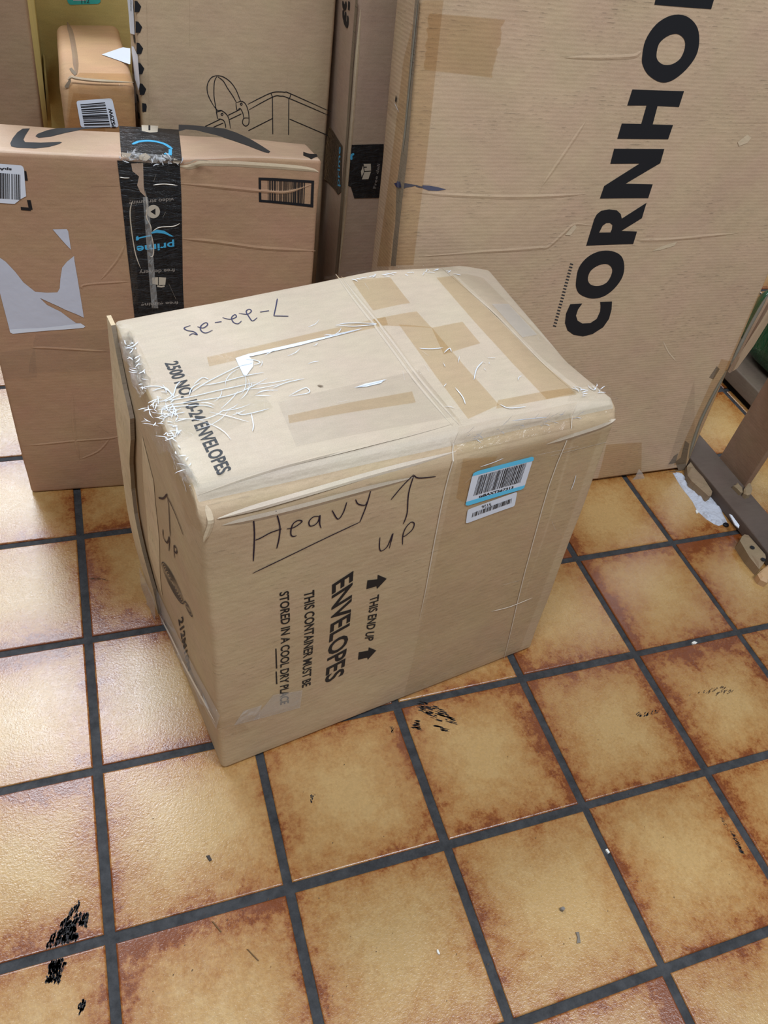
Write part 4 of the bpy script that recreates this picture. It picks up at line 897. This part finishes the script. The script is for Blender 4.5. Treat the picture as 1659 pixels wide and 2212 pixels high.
def plaster():
    out = k1([(85, 735), (190, 740), (300, 850), (330, 900), (430, 960), (540, 1060), (620, 1025), (690, 1110), (690, 1150), (745, 1210), (745, 1265), (800, 1370), (815, 1410), (760, 1420), (700, 1440), (640, 1420), (530, 1350), (410, 1240), (350, 1120), (290, 1040), (200, 930), (140, 830)])
    P = [on_floor(u, v, .012) for u, v in out]; loops = [[V((q.x, q.y, 0)) for q in P]]; tr = geometry.tessellate_polygon(loops)
    bm = bmesh.new(); vs = [bm.verts.new((q.x, q.y, 0)) for q in P]
    for t in tr: bm.faces.new([vs[i] for i in t])
    for it in range(4): bmesh.ops.subdivide_edges(bm, edges=[e for e in bm.edges if e.calc_length() > .03], cuts=1); bmesh.ops.triangulate(bm, faces=bm.faces[:])
    be = {v for e in bm.edges if e.is_boundary for v in e.verts}
    vv = [V((v.co.x, v.co.y, .0015 if v in be else .006 + .035 * max(0, noise.noise(V((v.co.x, v.co.y, 0)) * 14)) + .012 * abs(noise.noise(V((v.co.x, v.co.y, 3)) * 50)))) for v in bm.verts]
    bm.verts.index_update(); ff = [[v.index for v in f.verts] for f in bm.faces]; bm.free()
    o = mesh_obj('plaster_dust', vv, ff, PLASTER, None, base=V((5.55, -.6, 0)))
    bm = bmesh.new(); bm.from_mesh(o.data); bmesh.ops.recalc_face_normals(bm, faces=bm.faces); bm.to_mesh(o.data); bm.free()
    tag(o, 'crumbled white plaster dust on the tiles beside the dark batten', 'plaster dust', kind='stuff')
plaster()
chunk('nail_ring', k1([(758, 1410), (790, 1398), (825, 1420), (832, 1445), (800, 1452), (765, 1435)]), 0, .02, INK, 'small dark metal ring lying in the plaster dust', 'metal scrap', seed=7)
# flecks and crumbs lying on the tiles
flk = lambda P: crop(P, 0, 1650, 2.37)
RUB = plain('dark_grit', srgb(66, 60, 56), .7, .3); TWIG = plain('twig_brown', srgb(112, 84, 54), .7, .2); WHITE = plain('white_crumb', srgb(235, 232, 222), .6, .4)
chunk('grit_fleck', flk([(1055, 470), (1072, 466), (1084, 490), (1072, 497)]), 0, .012, RUB, 'dark flake on the tile below the front corner of the taped carton', 'debris', seed=11)
chunk('twig_bit', flk([(1084, 806), (1092, 806), (1134, 858), (1128, 860)]), 0, .008, TWIG, 'short brown twig on the tile just below the grout line at lower left', 'debris', seed=12)
chunk('twig_bit', flk([(1262, 947), (1270, 948), (1326, 1006), (1318, 1006)]), 0, .008, TWIG, 'longer brown twig lying further right on the lower left tile', 'debris', seed=13)
fl4 = lambda P: crop(P, 1000, 1500, 2.517)
chunk('pebble', fl4([(530, 1158), (545, 1152), (558, 1162), (548, 1175), (534, 1170)]), 0, .025, plain('grey_stone', srgb(128, 120, 112), .6, .4), 'small grey pebble in the middle of the lower right tile', 'debris', seed=14)
chunk('grit_fleck', fl4([(614, 1292), (632, 1290), (640, 1348), (620, 1352), (624, 1320)]), 0, .010, plain('grey_flake', srgb(122, 112, 100), .6, .4), 'long grey flake below the pebble on the lower right tile', 'debris', seed=15)
chunk('white_crumb', crop([(950, 1662), (958, 1660), (970, 1685), (964, 1692), (952, 1678)], 600, 1450, 2.765), 0, .012, WHITE, 'white crumb on the big tile at the bottom centre', 'debris', seed=16)
chunk('white_crumb', fl4([(776, 842), (786, 838), (800, 858), (792, 864)]), -.012, .018, WHITE, 'white crumb in the grout line right of the bottom centre', 'debris', seed=17)
chunk('white_crumb', crop([(1245, 974), (1258, 968), (1276, 974), (1268, 982), (1250, 982)], 1000, 1000, 2.517), -.012, .016, WHITE, 'white crumb in the grout line right of the taped carton', 'debris', seed=18)
chunk('white_crumb', crop([(1265, 258), (1272, 254), (1282, 268), (1272, 274)], 1000, 1000, 2.517), 0, .012, WHITE, 'white crumb on the tile beside the plaster dust', 'debris', seed=19)
# worn black marks on the floor (flat scuffs of rubber)
class Ground(Face):
    pass
GF = Face(V((-4, -7, 0)), V((10, -7, 0)), V((10, 5, 0)), V((-4, 5, 0)))
def scuff(hull_px, n, lx, ly, ang, seed, m=INK, dens=None):
    rnd = random.Random(seed); P = [GF.m(*p) for p in hull_px]
    x0, x1 = min(p.x for p in P), max(p.x for p in P); y0, y1 = min(p.y for p in P), max(p.y for p in P)
    def inside(q):
        c = False
        for i in range(len(P)):
            a, b = P[i - 1], P[i]
            if (a.y > q.y) != (b.y > q.y) and q.x < (b.x - a.x) * (q.y - a.y) / (b.y - a.y) + a.x: c = not c
        return c
    vs, ts, k = [], [], 0; ca, sa = math.cos(ang), math.sin(ang); tries = 0
    while k < n and tries < n * 30:
        tries += 1
        q = V((rnd.uniform(x0, x1), rnd.uniform(y0, y1)))
        if not inside(q): continue
        if dens is not None and noise.noise(V((q.x, q.y, seed)) * 9) < dens: continue
        a = lx * rnd.uniform(.4, 1.3); b = ly * rnd.uniform(.4, 1.3); m_ = rnd.randint(5, 8); i0 = len(vs)
        for j in range(m_):
            t = 2 * math.pi * j / m_; r = rnd.uniform(.55, 1.1); dx, dy = a * math.cos(t) * r, b * math.sin(t) * r
            vs.append((q.x + dx * ca - dy * sa, q.y + dx * sa + dy * ca))
        ts += [(i0, i0 + j, i0 + j + 1) for j in range(1, m_ - 1)]; k += 1
    o = flat_mesh('scuff_mark', GF, vs, ts, m, floor, .0012 + seed * 1e-5, maxlen=1); return o
RUBBER = plain('black_rubber_mark', srgb(38, 35, 36), .6, .3)
DIRT = plain('brown_dirt_mark', srgb(92, 72, 52), .7, .2)
scuff(flk([(405, 685), (412, 690), (400, 760), (455, 770), (440, 870), (390, 905), (300, 925), (235, 950), (240, 910), (290, 850), (350, 770)]), 330, .014, .006, 1.15, 1, RUBBER, -.25)
scuff(flk([(330, 840), (380, 830), (400, 890), (340, 910), (310, 905)]), 80, .015, .008, 1.15, 2, RUBBER)
scuff(flk([(255, 1010), (330, 995), (365, 990), (320, 1060), (300, 1130), (260, 1140), (225, 1140), (250, 1060)]), 190, .014, .006, 1.25, 3, RUBBER, -.2)
scuff(flk([(395, 1275), (400, 1240), (425, 1208), (442, 1215), (430, 1260), (405, 1280)]), 26, .014, .006, 1.1, 4, RUBBER)
f6 = lambda P: crop(P, 600, 1450, 2.765)
scuff(f6([(780, 200), (880, 180), (920, 200), (1000, 240), (1068, 295), (1060, 318), (1000, 320), (940, 290), (860, 240)]), 85, .026, .006, -.55, 5, RUBBER, -.1)
scuff(f6([(800, 340), (830, 295), (900, 310), (1015, 345), (1010, 390), (975, 402), (900, 370), (830, 345)]), 60, .020, .005, -.4, 6, RUBBER, 0)
scuff(f6([(190, 735), (210, 735), (208, 790), (195, 785)]), 9, .012, .006, 1.3, 7, RUBBER)
scuff(f6([(670, 330), (692, 330), (690, 368), (675, 360)]), 14, .010, .004, .8, 8, DIRT)
scuff(fl4([(940, 100), (1000, 95), (1065, 85), (1060, 100), (1000, 118), (950, 120)]), 26, .016, .005, .5, 9, RUBBER)
scuff(fl4([(1455, 745), (1470, 745), (1525, 865), (1512, 865), (1480, 800)]), 36, .016, .004, -.9, 10, RUBBER)
scuff(fl4([(1395, 645), (1425, 690), (1450, 745), (1440, 745), (1410, 690)]), 16, .010, .003, -.9, 11, DIRT)
scuff(crop([(1190, 1270), (1300, 1240), (1400, 1215), (1480, 1245), (1400, 1265), (1300, 1255)], 1000, 1000, 2.517), 40, .02, .004, .4, 12, DIRT)
scuff(crop([(635, 495), (690, 490), (780, 508), (785, 514), (690, 505)], 0, 1100, 3.318), 18, .018, .003, .1, 13, DIRT)
scuff([(560, 1660), (1500, 1560), (1640, 2100), (700, 2190)], 60, .006, .003, .8, 14, DIRT)
scuff([(240, 1700), (600, 1660), (640, 2180), (260, 2200)], 20, .006, .003, .8, 15, DIRT)
